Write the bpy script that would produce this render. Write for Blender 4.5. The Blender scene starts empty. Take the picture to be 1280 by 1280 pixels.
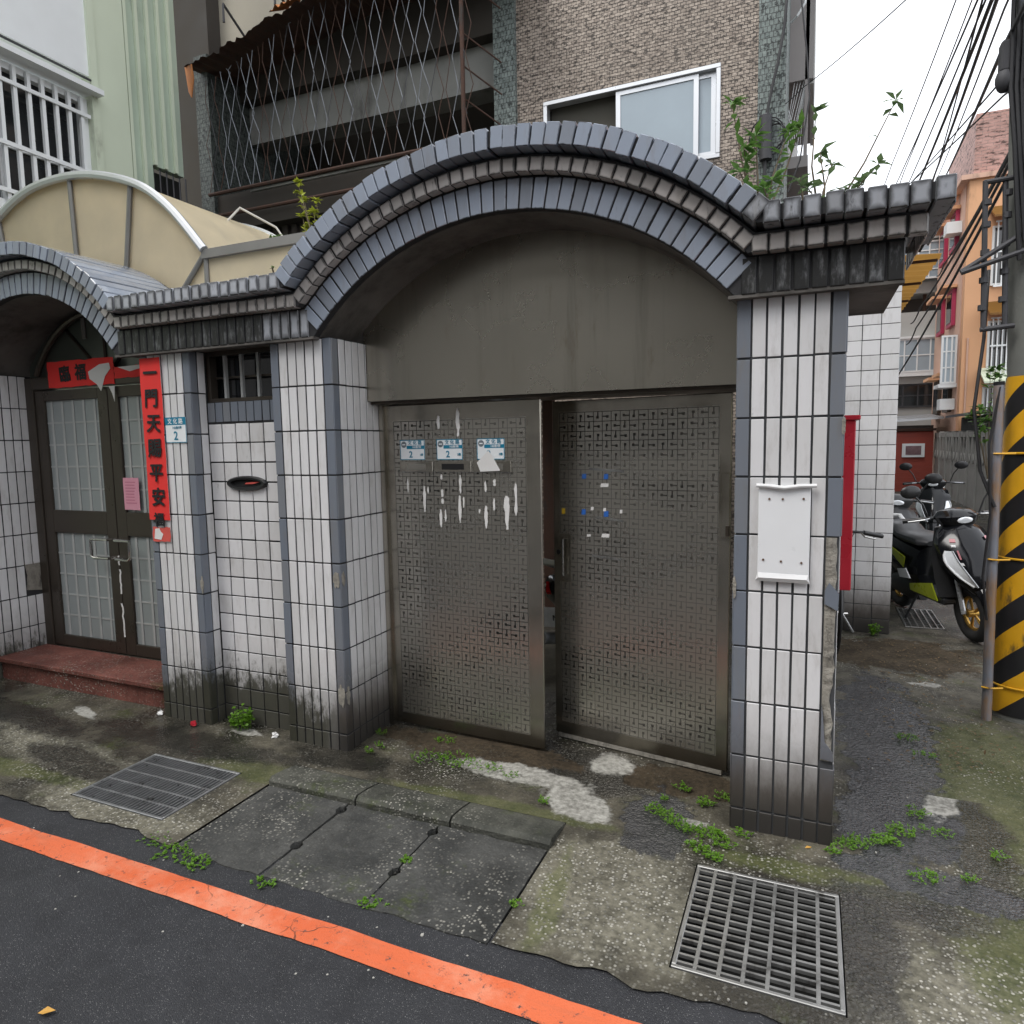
import bpy, bmesh, math, random
from mathutils import Vector, Matrix, noise as mnoise
random.seed(11)
R = math.radians
scene = bpy.context.scene
col = scene.collection

# ------------------------------------------------------------------ camera
cam_d = bpy.data.cameras.new('camera'); cam = bpy.data.objects.new('camera', cam_d); col.objects.link(cam)
YAW, PITCH, ROLL = -.4102, -.1007, -.0177
fw = Vector((math.sin(YAW)*math.cos(PITCH), math.cos(YAW)*math.cos(PITCH), math.sin(PITCH)))
r0 = Vector((math.cos(YAW), -math.sin(YAW), 0)); u0 = r0.cross(fw)
rt = math.cos(ROLL)*r0 + math.sin(ROLL)*u0; up = -math.sin(ROLL)*r0 + math.cos(ROLL)*u0
CAM = Vector((.2852, -2.9367, 1.6604))
cam.matrix_world = Matrix(((rt.x, up.x, -fw.x, CAM.x), (rt.y, up.y, -fw.y, CAM.y), (rt.z, up.z, -fw.z, CAM.z), (0, 0, 0, 1)))
cam_d.sensor_width = 36; cam_d.lens = 860.82/1280*36; cam_d.clip_start = .05; cam_d.clip_end = 800
scene.camera = cam

# ------------------------------------------------------------------ sky, sun, exposure
SUN_EL, SUN_AZ = 58, 215          # high, diffuse, from over the photographer's shoulder
w = bpy.data.worlds.new('World'); scene.world = w; w.use_nodes = True
wt = w.node_tree; wt.nodes.clear()
wo = wt.nodes.new('ShaderNodeOutputWorld'); wb = wt.nodes.new('ShaderNodeBackground')
sk = wt.nodes.new('ShaderNodeTexSky'); sk.sky_type = 'NISHITA'; sk.sun_disc = False
sk.sun_elevation = R(SUN_EL); sk.sun_rotation = R(SUN_AZ); sk.air_density = 1.0; sk.dust_density = 3.0
tc = wt.nodes.new('ShaderNodeTexCoord'); nz = wt.nodes.new('ShaderNodeTexNoise')
nz.inputs['Scale'].default_value = 2.2; nz.inputs['Detail'].default_value = 5
rp = wt.nodes.new('ShaderNodeValToRGB')
rp.color_ramp.elements[0].position = .3; rp.color_ramp.elements[0].color = (8.6, 8.9, 9.5, 1)
rp.color_ramp.elements[1].position = .7; rp.color_ramp.elements[1].color = (11.8, 11.9, 12.2, 1)
mx = wt.nodes.new('ShaderNodeMix'); mx.data_type = 'RGBA'; mx.inputs[0].default_value = .88
wt.links.new(tc.outputs['Generated'], nz.inputs['Vector']); wt.links.new(nz.outputs['Fac'], rp.inputs['Fac'])
wt.links.new(sk.outputs[0], mx.inputs[6]); wt.links.new(rp.outputs[0], mx.inputs[7])
wt.links.new(mx.outputs[2], wb.inputs['Color']); wb.inputs['Strength'].default_value = .1
wt.links.new(wb.outputs[0], wo.inputs[0])
sd = bpy.data.lights.new('sun', 'SUN'); sd.energy = 1.0; sd.angle = R(25); sd.color = (1, .97, .93)
so = bpy.data.objects.new('sun', sd); col.objects.link(so)
az = R(SUN_AZ); sdir = Vector((math.sin(az)*math.cos(R(SUN_EL)), math.cos(az)*math.cos(R(SUN_EL)), math.sin(R(SUN_EL))))
so.rotation_euler = (-sdir).to_track_quat('-Z', 'Y').to_euler(); so.location = (0, -6, 12)
vs = scene.view_settings; vs.view_transform = 'Standard'; vs.look = 'None'; vs.exposure = .92; vs.gamma = 1; vs.use_curve_mapping = False
scene.render.engine = 'CYCLES'

# ------------------------------------------------------------------ material helpers
class NT:
    def __init__(s, name):
        s.m = bpy.data.materials.new(name); s.m.use_nodes = True; s.t = s.m.node_tree
        s.b = s.t.nodes['Principled BSDF']
    def n(s, typ, **kw):
        nd = s.t.nodes.new(typ)
        for k, v in kw.items(): setattr(nd, k, v)
        return nd
    def put(s, sock, v):
        if hasattr(v, 'is_output'): s.t.links.new(v, sock)
        else:
            if isinstance(v, (tuple, list)) and len(v) == 3 and sock.type == 'RGBA': v = (*v, 1)
            sock.default_value = v
    def pos(s): return s.n('ShaderNodeNewGeometry').outputs['Position']
    def obj(s): return s.n('ShaderNodeTexCoord').outputs['Object']
    def gen(s): return s.n('ShaderNodeTexCoord').outputs['Generated']
    def rnd(s): return s.n('ShaderNodeObjectInfo').outputs['Random']
    def sep(s, v):
        x = s.n('ShaderNodeSeparateXYZ'); s.put(x.inputs[0], v); return x.outputs
    def scale(s, v, sc, loc=(0, 0, 0), rot=(0, 0, 0)):
        x = s.n('ShaderNodeMapping'); s.put(x.inputs[0], v); x.inputs['Scale'].default_value = sc; x.inputs['Location'].default_value = loc
        x.inputs['Rotation'].default_value = rot; return x.outputs[0]
    def noise(s, v, sc, det=4, rough=.55, dist=0):
        x = s.n('ShaderNodeTexNoise'); s.put(x.inputs['Vector'], v); x.inputs['Scale'].default_value = sc
        x.inputs['Detail'].default_value = det; x.inputs['Roughness'].default_value = rough; x.inputs['Distortion'].default_value = dist
        return x.outputs['Fac']
    def vor(s, v, sc, out='Distance', feature='F1'):
        x = s.n('ShaderNodeTexVoronoi', feature=feature); s.put(x.inputs['Vector'], v); x.inputs['Scale'].default_value = sc; return x.outputs[out]
    def ma(s, op, a, b=0.0, clamp=False):
        x = s.n('ShaderNodeMath', operation=op, use_clamp=clamp); s.put(x.inputs[0], a); s.put(x.inputs[1], b); return x.outputs[0]
    def mr(s, v, a, b, c=0.0, d=1.0):
        x = s.n('ShaderNodeMapRange'); x.interpolation_type = 'SMOOTHSTEP'; s.put(x.inputs[0], v)
        for i, q in enumerate((a, b, c, d)): s.put(x.inputs[i+1], q)
        return x.outputs[0]
    def mix(s, f, a, b, bt='MIX'):
        x = s.n('ShaderNodeMix', data_type='RGBA', blend_type=bt); s.put(x.inputs[0], f); s.put(x.inputs[6], a); s.put(x.inputs[7], b); return x.outputs[2]
    def bump(s, h, st=.3, dist=.01):
        x = s.n('ShaderNodeBump'); s.put(x.inputs['Height'], h); x.inputs['Strength'].default_value = st; x.inputs['Distance'].default_value = dist
        s.t.links.new(x.outputs[0], s.b.inputs['Normal'])
    def fin(s, c, rough=.6, metal=0.0, spec=.5, alpha=None, trans=None, ior=None):
        s.put(s.b.inputs['Base Color'], c); s.put(s.b.inputs['Roughness'], rough); s.put(s.b.inputs['Metallic'], metal)
        s.put(s.b.inputs['Specular IOR Level'], spec)
        if trans is not None: s.put(s.b.inputs['Transmission Weight'], trans)
        return s.m

def plain(name, c, rough=.6, metal=0.0, var=.25, vs_=6, bump=0.0, bs=60, spec=.5, dirt=0.0, dcol=(.04, .035, .03), rnd=0.0):
    t = NT(name); p = t.obj(); n1 = t.noise(p, vs_, 5)
    c2 = tuple(x*(1-var) for x in c); c3 = tuple(min(1, x*(1+var*.6)) for x in c)
    q = t.mix(n1, c2, c3)
    if rnd: q = t.mix(t.ma('MULTIPLY', t.rnd(), rnd), q, (0, 0, 0))
    if dirt:
        q = t.mix(t.mr(t.noise(t.scale(p, (1, 1, .35)), vs_*.9, 7, .65), .62-dirt*.3, .75), q, dcol)
    r = t.mr(n1, .2, .8, max(.03, rough-.1), min(1, rough+.1))
    if bump: t.bump(t.noise(p, bs, 6), bump, .006)
    return t.fin(q, r, metal, spec)

MAT = {}
def m_tile(name, c, streak=True, rough=.16, top=.0, edge=.0, grime=.0):
    t = NT(name); p = t.pos(); s = t.sep(p)
    q = t.mix(t.noise(p, 9, 3), tuple(x*.93 for x in c), c)
    q = t.mix(t.ma('MULTIPLY', t.ma('POWER', t.rnd(), 2.0), .26), q, (.26, .245, .215))
    # faint all-over weathering
    w1 = t.noise(t.scale(p, (9, 9, 2.2)), 2.0, 8, .7)
    q = t.mix(t.ma('MULTIPLY', t.mr(w1, .48, .78), .34), q, (.20, .165, .12))
    q = t.mix(t.ma('MULTIPLY', t.mr(t.noise(t.scale(p, (1, 1, .3)), 24, 7, .75), .63, .74), .45), q, (.10, .085, .065))
    if not streak: q = t.mix(t.ma('MULTIPLY', t.ma('POWER', t.rnd(), 3.0), .45), q, tuple(x*.45 for x in c))
    rgh = rough
    if streak:
        n2 = t.noise(t.scale(p, (1, 1, .45)), 11, 7, .72); n3 = t.noise(p, 1.1, 2)
        # splash-back dirt: brown wash then black algae, ragged upper edge
        xf = t.mr(s[0], -2.15, -1.99)                                  # right-hand pillar is washed brown, the left ones carry algae
        hb = t.ma('ADD', t.ma('SUBTRACT', .56, s[2]), t.ma('MULTIPLY', t.ma('SUBTRACT', n2, .5), .22))
        brown = t.mr(hb, .0, .42)
        q = t.mix(t.ma('MULTIPLY', brown, t.ma('ADD', .5, t.ma('MULTIPLY', xf, .42))), q, (.055, .042, .031))
        n5 = t.noise(t.scale(p, (1, 1, .45)), 34, 6, .75)
        hd = t.ma('ADD', t.ma('SUBTRACT', t.mr(t.ma('ABSOLUTE', t.ma('ADD', s[0], 2.75)), .2, .8, .36, .24), s[2]), t.ma('MULTIPLY', t.ma('SUBTRACT', n2, .5), .42))
        hd = t.ma('ADD', hd, t.ma('MULTIPLY', t.ma('SUBTRACT', n5, .5), .5))
        alg = t.ma('MULTIPLY', t.mr(hd, -.03, .12), t.ma('SUBTRACT', 1.0, t.ma('MULTIPLY', xf, .9)))
        q = t.mix(t.ma('MULTIPLY', alg, .9), q, t.mix(n5, (.008, .009, .005), (.045, .042, .02)))
        low = t.ma('MULTIPLY', t.mr(t.ma('ADD', t.ma('SUBTRACT', .27, s[2]), t.ma('MULTIPLY', t.ma('SUBTRACT', n2, .5), .1)), 0, .24), xf)
        q = t.mix(t.ma('MULTIPLY', low, .88), q, (.022, .02, .018))
        rgh = t.ma('ADD', rough, t.ma('MULTIPLY', t.ma('MAXIMUM', brown, alg), .4))
    if grime:
        n4 = t.noise(t.scale(p, (1.6, 1.6, .5)), 13, 7, .7)
        q = t.mix(t.ma('MULTIPLY', t.mr(n4, .62-grime*.4, .78-grime*.3), .95), q, (.014, .014, .013))
    if edge:
        g = t.sep(t.gen())
        dx = t.ma('ABSOLUTE', t.ma('SUBTRACT', g[0], .5)); dz = t.ma('ABSOLUTE', t.ma('SUBTRACT', g[2], .5))
        e = t.ma('ADD', t.ma('MAXIMUM', dx, dz), t.ma('MULTIPLY', t.ma('SUBTRACT', t.noise(p, 22, 5), .5), .3))
        ny = t.ma('GREATER_THAN', t.ma('ABSOLUTE', t.sep(t.n('ShaderNodeNewGeometry').outputs['Normal'])[1]), .6)
        q = t.mix(t.ma('MULTIPLY', t.ma('MULTIPLY', t.mr(e, .5-edge*.42, .53), .9), ny), q, (.017, .017, .018))
    t.bump(t.noise(p, 55, 2), .04, .004)
    return t.fin(q, rgh, 0, .5)

W = (.72, .715, .72); G = (.165, .186, .222)
MAT['tile_w'] = m_tile('white_glazed_tile', W)
MAT['tile_g'] = m_tile('grey_blue_glazed_tile', G)
MAT['cap_g'] = m_tile('grey_blue_arch_tile', (.30, .34, .41), False, .07, edge=.10, grime=.0)
MAT['cap_gd'] = m_tile('grimy_grey_cap_tile', (.34, .355, .385), False, .2, edge=.80, grime=.22)
MAT['cap_gm'] = m_tile('stained_grey_cap_tile', (.44, .46, .50), False, .2, edge=.72, grime=.06)
MAT['cap_w'] = m_tile('stained_white_band_tile', (.52, .485, .46), False, .25, edge=.42, grime=.16)
MAT['cap_b'] = m_tile('blackened_fascia_tile', (.26, .27, .28), False, .35, edge=.4, grime=.86)
MAT['grout'] = plain('dark_grout', (.03, .03, .032), .85, var=.5, bump=.3)
MAT['grout_l'] = plain('grey_grout', (.055, .058, .062), .85, var=.4, bump=.3)
MAT['conc_raw'] = plain('raw_concrete', (.30, .28, .24), .9, var=.55, vs_=22, bump=1.0, bs=90, dirt=.5)
MAT['soffit'] = plain('painted_render_soffit', (.15, .138, .125), .85, var=.45, vs_=4, bump=.35, bs=40, dirt=.75, dcol=(.035, .032, .028))
MAT['white_pl'] = plain('white_plastic', (.78, .79, .80), .35, var=.05, dirt=.0)
MAT['screw'] = plain('rusty_screw', (.16, .09, .05), .6, .5)
MAT['tape'] = plain('white_tape', (.74, .74, .74), .45, var=.06)
MAT['red_paint'] = plain('red_cabinet_paint', (.45, .02, .035), .3, var=.2)
MAT['paper_r'] = plain('red_paper', (.78, .035, .03), .75, var=.16, vs_=9, bump=.25, bs=14)
MAT['paper_rf'] = plain('faded_red_paper', (.66, .10, .08), .8, var=.25, vs_=9, bump=.25, bs=14)
MAT['paper_p'] = plain('pink_paper', (.72, .33, .42), .8, var=.08)
MAT['paper_w'] = plain('white_paper', (.74, .73, .71), .8, var=.1)
MAT['ink'] = plain('black_ink', (.01, .01, .012), .6)
MAT['plate_w'] = plain('enamel_white', (.80, .83, .84), .3, var=.05)
MAT['plate_b'] = plain('enamel_blue', (.012, .20, .32), .3, var=.08)
MAT['blue'] = plain('blue_sticker', (.03, .14, .5), .4)
MAT['yellow_st'] = plain('yellow_sticker', (.6, .4, .03), .4)
MAT['black_pl'] = plain('black_plastic', (.014, .014, .015), .35, var=.2)
MAT['alu'] = plain('aluminium', (.62, .63, .64), .35, .7, var=.08)
MAT['steel'] = plain('bright_steel', (.62, .61, .59), .2, 1, var=.1)
MAT['brown_fr'] = plain('brown_anodised_frame', (.075, .062, .05), .35, .55, var=.2, dirt=.1)
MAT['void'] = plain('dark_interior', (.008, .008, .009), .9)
MAT['rust'] = plain('rusty_iron', (.075, .038, .026), .85, .1, var=.6, vs_=16, bump=.6, bs=60, dirt=.3)
MAT['rope'] = plain('pale_cord', (.55, .53, .48), .8)

def m_gate():
    t = NT('dull_stainless_sheet'); p = t.pos()
    st = t.noise(t.scale(p, (40, 40, 1.2)), 3, 4)
    bl = t.noise(p, 2.4, 5, .6)
    q = t.mix(st, (.40, .372, .318), (.52, .488, .425)); q = t.mix(t.mr(bl, .45, .8), q, (.21, .19, .15))
    low = t.ma('ADD', t.sep(p)[2], t.ma('MULTIPLY', bl, .25)); q = t.mix(t.mr(low, .42, .1), q, (.13, .118, .095))
    r = t.ma('ADD', .12, t.ma('MULTIPLY', t.noise(t.scale(p, (3, 3, 6)), 2.5, 5), .2))
    t.bump(t.noise(p, 2.4, 2), .10, .02)
    return t.fin(q, r, .92, .5)
MAT['gate'] = m_gate()
def m_etch():
    t = NT('etched_line'); p = t.pos()
    f = t.mr(t.noise(t.scale(p, (1.2, 1.2, 2.6)), 1.7, 4), .28, .58)
    q = t.mix(f, (.03, .029, .027), (.17, .162, .142))
    return t.fin(q, .5, .6, .4)
MAT['etch'] = m_etch()
def m_etchbase():
    t = NT('etched_field'); p = t.pos()
    bl = t.noise(t.scale(p, (1, 1, 2)), 2.2, 5)
    q = t.mix(bl, (.56, .535, .485), (.43, .408, .36))
    t.bump(t.noise(p, 2.4, 2), .10, .02)
    return t.fin(q, t.mr(bl, .2, .8, .20, .34), .9, .5)
MAT['etchf'] = m_etchbase()
def m_trans():
    t = NT('dull_transom_sheet'); p = t.pos(); z = t.sep(p)[2]
    st = t.noise(t.scale(p, (7, 7, .35)), 1.6, 7, .7); bl = t.noise(p, 1.5, 6, .6)
    q = t.mix(bl, (.42, .395, .335), (.52, .492, .42)); q = t.mix(t.ma('MULTIPLY', t.mr(st, .5, .74), .28), q, (.15, .132, .10))
    q = t.mix(t.ma('MULTIPLY', t.mr(t.noise(t.scale(p, (3, 3, .8)), 2.1, 7, .7), .56, .75), .5), q, (.22, .15, .085))
    t.bump(t.noise(p, 1.6, 2), .08, .02)
    return t.fin(q, t.ma('ADD', .2, t.ma('MULTIPLY', bl, .16)), .92, .5)
MAT['trans'] = m_trans()

def m_asphalt(name, c=(.036, .037, .041), sp=.42, agg=300, wet=.35):
    t = NT(name); p = t.pos()
    v = t.n('ShaderNodeTexVoronoi'); t.put(v.inputs['Vector'], p); v.inputs['Scale'].default_value = agg
    vc = t.sep(v.outputs['Color'])
    big = t.noise(p, .9, 5); mid = t.noise(p, 7, 5)
    q = t.mix(big, tuple(x*.65 for x in c), tuple(x*1.5 for x in c))
    stone = t.ma('MULTIPLY', t.mr(vc[0], 1-sp*.55, 1), t.mr(v.outputs['Distance'], .55, .25))
    q = t.mix(t.ma('MULTIPLY', stone, .9), q, t.mix(vc[1], (.10, .10, .105), (.34, .34, .33)))
    q = t.mix(t.mr(mid, .35, .75, 0, .4), q, (.016, .016, .018))
    r = t.mr(t.noise(p, 1.3, 4), .35, .65, .62-wet*.6, .8-wet*.2)
    h = t.ma('ADD', t.ma('MULTIPLY', v.outputs['Distance'], -.6), t.ma('MULTIPLY', t.noise(p, 60, 4), .8))
    t.bump(h, .8, .007)
    return t.fin(q, r, 0, .22)
MAT['asphalt'] = m_asphalt('wet_asphalt')
MAT['asph_patch'] = m_asphalt('asphalt_patch', (.03, .032, .037), .15, 150, .62)

def m_concrete(name, c1=(.175, .165, .135), c2=(.055, .052, .045), agg=.5, moss=.35, wet=.3, patches=()):
    t = NT(name); p = t.pos()
    big = t.noise(p, .75, 6, .62, .3); mid = t.noise(p, 4.5, 7, .65); fin = t.noise(p, 38, 5)
    v = t.n('ShaderNodeTexVoronoi'); t.put(v.inputs['Vector'], p); v.inputs['Scale'].default_value = 82
    vc = t.sep(v.outputs['Color'])
    q = t.mix(t.mr(mid, .3, .72), c2, c1)
    q = t.mix(t.ma('MULTIPLY', t.mr(big, .47, .6), .85), q, t.mix(mid, tuple(x*.3 for x in c2), tuple(x*.9 for x in c2)))          # damp dark areas
    q = t.mix(t.ma('MULTIPLY', t.mr(fin, .45, .75), .4), q, (.03, .028, .025))
    st = t.ma('MULTIPLY', t.mr(vc[0], 1-agg-.1, 1-agg+.1), t.mr(v.outputs['Distance'], .52, .34))
    sg = t.mr(t.noise(p, 1.7, 5, .65), .42, .64, .06, .8)
    ms = t.ma('MULTIPLY', t.mr(t.noise(p, 2.6, 6, .7), .6-moss*.12, .74), t.mr(fin, .3, .6))
    q = t.mix(t.ma('MULTIPLY', ms, .75), q, (.062, .082, .018))
    r = t.mr(big, .40, .60, .74, .74-wet*1.4)
    h = t.ma('ADD', t.ma('MULTIPLY', v.outputs['Distance'], -.5), t.ma('ADD', fin, mid))
    if patches:
        nq = t.ma('MULTIPLY', t.ma('SUBTRACT', t.noise(p, 6.5, 8, .68), .5), 2.0)
        COL = {'asphalt': ((.016, .017, .02), (.052, .053, .057), .17), 'cement': ((.13, .125, .11), (.46, .45, .41), .8), 'soil': ((.022, .017, .011), (.075, .056, .036), .9), 'moss': ((.05, .065, .02), (.12, .125, .05), .9), 'wet': ((.009, .009, .008), (.032, .029, .024), .09), 'pale': ((.06, .056, .042), (.24, .225, .175), .85)}
        for kind in ('pale', 'moss', 'wet', 'soil', 'asphalt', 'cement'):
            if not any(k[0] == kind for k in patches): continue
            soft = .30 if kind in ('wet', 'moss', 'pale') else (.13 if kind == 'cement' else .07); a_, b_, rr = COL[kind]
            at = t.n('ShaderNodeAttribute'); at.attribute_name = 'wear_'+kind
            m_ = t.mr(t.ma('ADD', at.outputs['Fac'], nq), -soft, soft, 0.0, {'pale': .85, 'moss': .6, 'wet': .85, 'soil': .9, 'asphalt': .92, 'cement': .95}[kind])
            q = t.mix(m_, q, t.mix(t.mr(t.ma('ADD', t.ma('MULTIPLY', fin, .5), t.ma('MULTIPLY', mid, .5)), .32, .68), a_, b_)); r = t.ma('ADD', t.ma('MULTIPLY', r, t.ma('SUBTRACT', 1.0, m_)), t.ma('MULTIPLY', m_, rr))
            sg = t.ma('MAXIMUM', sg, t.ma('MULTIPLY', m_, .95)) if kind == 'pale' else t.ma('MULTIPLY', sg, t.ma('SUBTRACT', 1.0, t.ma('MULTIPLY', m_, .9 if kind != 'moss' else .3)))
            if kind in ('cement', 'asphalt'): h = t.ma('ADD', h, t.ma('MULTIPLY', m_, .9))
    q = t.mix(t.ma('MULTIPLY', st, sg), q, t.mix(vc[1], (.10, .097, .085), (.50, .48, .42)))
    h = t.ma('ADD', h, t.ma('MULTIPLY', t.ma('MULTIPLY', st, sg), .8))
    t.bump(h, .6, .008)
    return t.fin(q, r, 0, t.mr(r, .2, .5, .5, .16))
PATCH = [('wet', -5.2, -.6, 1.2, .2, 0, .7), ('wet', -.75, .18, .5, .16, 0, .55), ('wet', .95, .3, .12, .5, 0, .8), ('moss', -4.6, -.8, .9, .14, 0, .6), ('moss', -2.3, -.35, .3, .1, 0, .5), ('wet', .5, -.55, .1, .4, 0, .6), ('moss', .35, -.22, .5, .06, 0, .5), ('pale', -.35, -.62, .36, .36, .2, .9), ('pale', -2.66, -.86, .5, .16, 0, .7), ('pale', -3.7, -.55, .9, .14, -.1, .6), ('pale', .75, -.8, .3, .3, 0, .35), ('wet', -4.2, -.32, .8, .12, -.12, .9), ('wet', -2.9, -.22, .75, .12, 0, .9), ('wet', -2.0, -.06, .3, .14, 0, .95), ('wet', -3.3, -.62, .5, .1, -.1, .5), ('wet', .62, -.30, .26, .12, 0, .8), ('wet', -.95, .40, .5, .1, 0, .8),
         ('moss', 1.12, .55, .32, .75, 0, .7), ('moss', 1.05, -.45, .3, .4, .2, .5), ('moss', -1.0, -.2, .6, .05, 0, .6), ('moss', -.55, -.72, .05, .3, .1, .7), ('moss', -3.8, -.8, .9, .06, 0, .5), ('soil', -1.35, .30, .58, .15, 0, .9), ('soil', -.25, .32, .32, .15, 0, .85),
         ('asphalt', .70, .55, .22, .55, 0, .9), ('asphalt', .60, .26, .20, .3, 0, .95), ('asphalt', .74, -.12, .32, .1, -.15, .9), ('asphalt', -.30, -.08, .15, .27, .15, .9),
         ('cement', -1.02, .11, .36, .085, -.05, .95), ('cement', -.68, -.05, .20, .11, -.4, .95), ('cement', -.62, .36, .12, .12, .4, .8), ('cement', -.15, -.03, .09, .035, 0, .8), ('cement', .86, .55, .07, .16, -.2, .95), ('cement', -3.92, -.14, .18, .04, -.3, .7), ('cement', -2.72, .0, .14, .035, 0, .8), ('cement', -.72, -1.0, .06, .03, 0, .8)]
PATCH2 = [('moss', 1.15, 1.0, .35, .6, 0, .7), ('soil', .95, 2.9, .55, .45, 0, .85), ('asphalt', .70, 1.4, .24, .95, 0, .92), ('cement', 1.02, 2.25, .11, .07, 0, .9), ('wet', 1.6, 6, .9, 1.6, 0, .8), ('wet', 2.2, 11, 1.2, 4, 0, .7)]
MAT['apron'] = m_concrete('weathered_concrete', (.125, .113, .085), (.038, .035, .028), .5, .7, .42, PATCH)
MAT['slab'] = m_concrete('exposed_aggregate_slab', (.085, .085, .08), (.038, .039, .038), .40, .35, .12)
MAT['kerb'] = m_concrete('kerb_concrete', (.10, .10, .085), (.04, .042, .036), .42, .7, .1)
MAT['alley'] = m_concrete('alley_concrete', (.13, .12, .095), (.045, .042, .036), .3, .8, .38, PATCH2)
MAT['cement'] = plain('pale_cement_patch', (.38, .37, .335), .85, var=.4, vs_=9, bump=.8, bs=50, dirt=.25)
MAT['soil'] = plain('wet_soil', (.045, .034, .022), .9, var=.6, vs_=14, bump=1, bs=60)
def m_orange():
    t = NT('worn_orange_paint'); p = t.pos()
    q = t.mix(t.noise(p, 3, 5), (.58, .105, .035), (.66, .16, .065))
    q = t.mix(t.mr(t.noise(p, 1.8, 6, .7), .46, .66, 0, .75), q, (.70, .30, .19))
    q = t.mix(t.ma('MULTIPLY', t.mr(t.noise(t.scale(p, (.5, 3, 1)), 5, 7, .7), .48, .75), .35), q, (.30, .12, .07))
    v = t.vor(p, 170)
    q = t.mix(t.mr(t.noise(p, 26, 9, .82), .565, .63), q, (.06, .05, .048))
    q = t.mix(t.ma('MULTIPLY', t.mr(t.noise(p, 140, 3), .55, .75), .2), q, (.25, .07, .03))
    dn = t.n('ShaderNodeVectorMath', operation='MULTIPLY_ADD'); nn = t.n('ShaderNodeTexNoise'); t.put(nn.inputs['Vector'], p); nn.inputs['Scale'].default_value = 14; t.put(dn.inputs[0], nn.outputs['Color']); dn.inputs[1].default_value = (.06, .06, 0); t.put(dn.inputs[2], p)
    ck = t.ma('MULTIPLY', t.mr(t.vor(dn.outputs[0], 5.5, 'Distance', 'DISTANCE_TO_EDGE'), .012, .004), t.mr(t.noise(p, 2.2, 3), .58, .64))
    q = t.mix(t.ma('MULTIPLY', ck, .85), q, (.10, .04, .025))
    t.bump(t.ma('SUBTRACT', t.ma('ADD', t.ma('MULTIPLY', v, -.5), t.noise(p, 60, 4)), t.ma('MULTIPLY', ck, 2.0)), .4, .004)
    return t.fin(q, t.mr(t.noise(p, 3, 3), .3, .7, .32, .6), 0, .5)
MAT['orange'] = m_orange()
def m_leaf(name, c, c2):
    t = NT(name); q = t.mix(t.noise(t.obj(), 30, 2), c, c2)
    t.fin(q, .45, 0, .4); t.put(t.b.inputs['Subsurface Weight'], 0.0)
    tr = t.n('ShaderNodeBsdfTranslucent'); t.put(tr.inputs[0], q); ms = t.n('ShaderNodeMixShader'); ms.inputs[0].default_value = .35
    o = t.t.nodes['Material Output']; t.t.links.new(t.b.outputs[0], ms.inputs[1]); t.t.links.new(tr.outputs[0], ms.inputs[2]); t.t.links.new(ms.outputs[0], o.inputs[0])
    return t.m
MAT['weed'] = m_leaf('fresh_weed', (.075, .20, .012), (.17, .32, .03))
MAT['leaf'] = m_leaf('shrub_leaf', (.06, .15, .03), (.14, .25, .05))
MAT['leaf_d'] = m_leaf('dark_leaf', (.10, .17, .07), (.16, .23, .10))
MAT['leaf_y'] = m_leaf('yellow_green_leaf', (.26, .32, .025), (.42, .44, .06))
MAT['stem'] = plain('stem_bark', (.12, .09, .055), .8)
MAT['dead'] = plain('dead_leaf', (.55, .30, .06), .7, var=.4, vs_=40)

def m_mosaic(name, cols, sx, sz, dark, bumpst=.8, gx='x'):
    t = NT(name); s = t.sep(t.pos()); cx = t.n('ShaderNodeCombineXYZ')
    t.put(cx.inputs[0], t.ma('ADD', s[0], s[1])); t.put(cx.inputs[1], s[2])
    br = t.n('ShaderNodeTexBrick'); t.put(br.inputs['Vector'], cx.outputs[0]); br.inputs['Scale'].default_value = 1
    br.inputs['Brick Width'].default_value = sx; br.inputs['Row Height'].default_value = sz; br.inputs['Mortar Size'].default_value = min(sx, sz)*.1
    br.inputs['Color1'].default_value = (*cols[0], 1); br.inputs['Color2'].default_value = (*cols[1], 1); br.inputs['Mortar'].default_value = (*dark, 1)
    n1 = t.noise(t.scale(cx.outputs[0], (1/sx, 1/sz, 1)), .9, 3, .7)
    q = t.mix(t.mr(n1, .53, .62), br.outputs[0], tuple(x*.2 for x in cols[1]))
    q = t.mix(t.mr(n1, .46, .36, 0, .5), q, tuple(min(1, x*1.35) for x in cols[0]))
    q = t.mix(t.mr(t.noise(t.pos(), .9, 6), .45, .8, 0, .45), q, tuple(x*.35 for x in cols[0]))
    t.bump(t.ma('ADD', t.ma('MULTIPLY', br.outputs['Fac'], -1), t.ma('MULTIPLY', n1, .8)), bumpst, .02)
    return t.fin(q, .65, 0, .4)
MAT['mosaic'] = m_mosaic('tan_split_mosaic', ((.42, .355, .295), (.27, .22, .18)), .052, .030, (.04, .032, .028))
MAT['mosaic_g'] = m_mosaic('grey_green_mosaic', ((.20, .235, .22), (.145, .175, .165)), .036, .05, (.06, .065, .062), .5)

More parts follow.
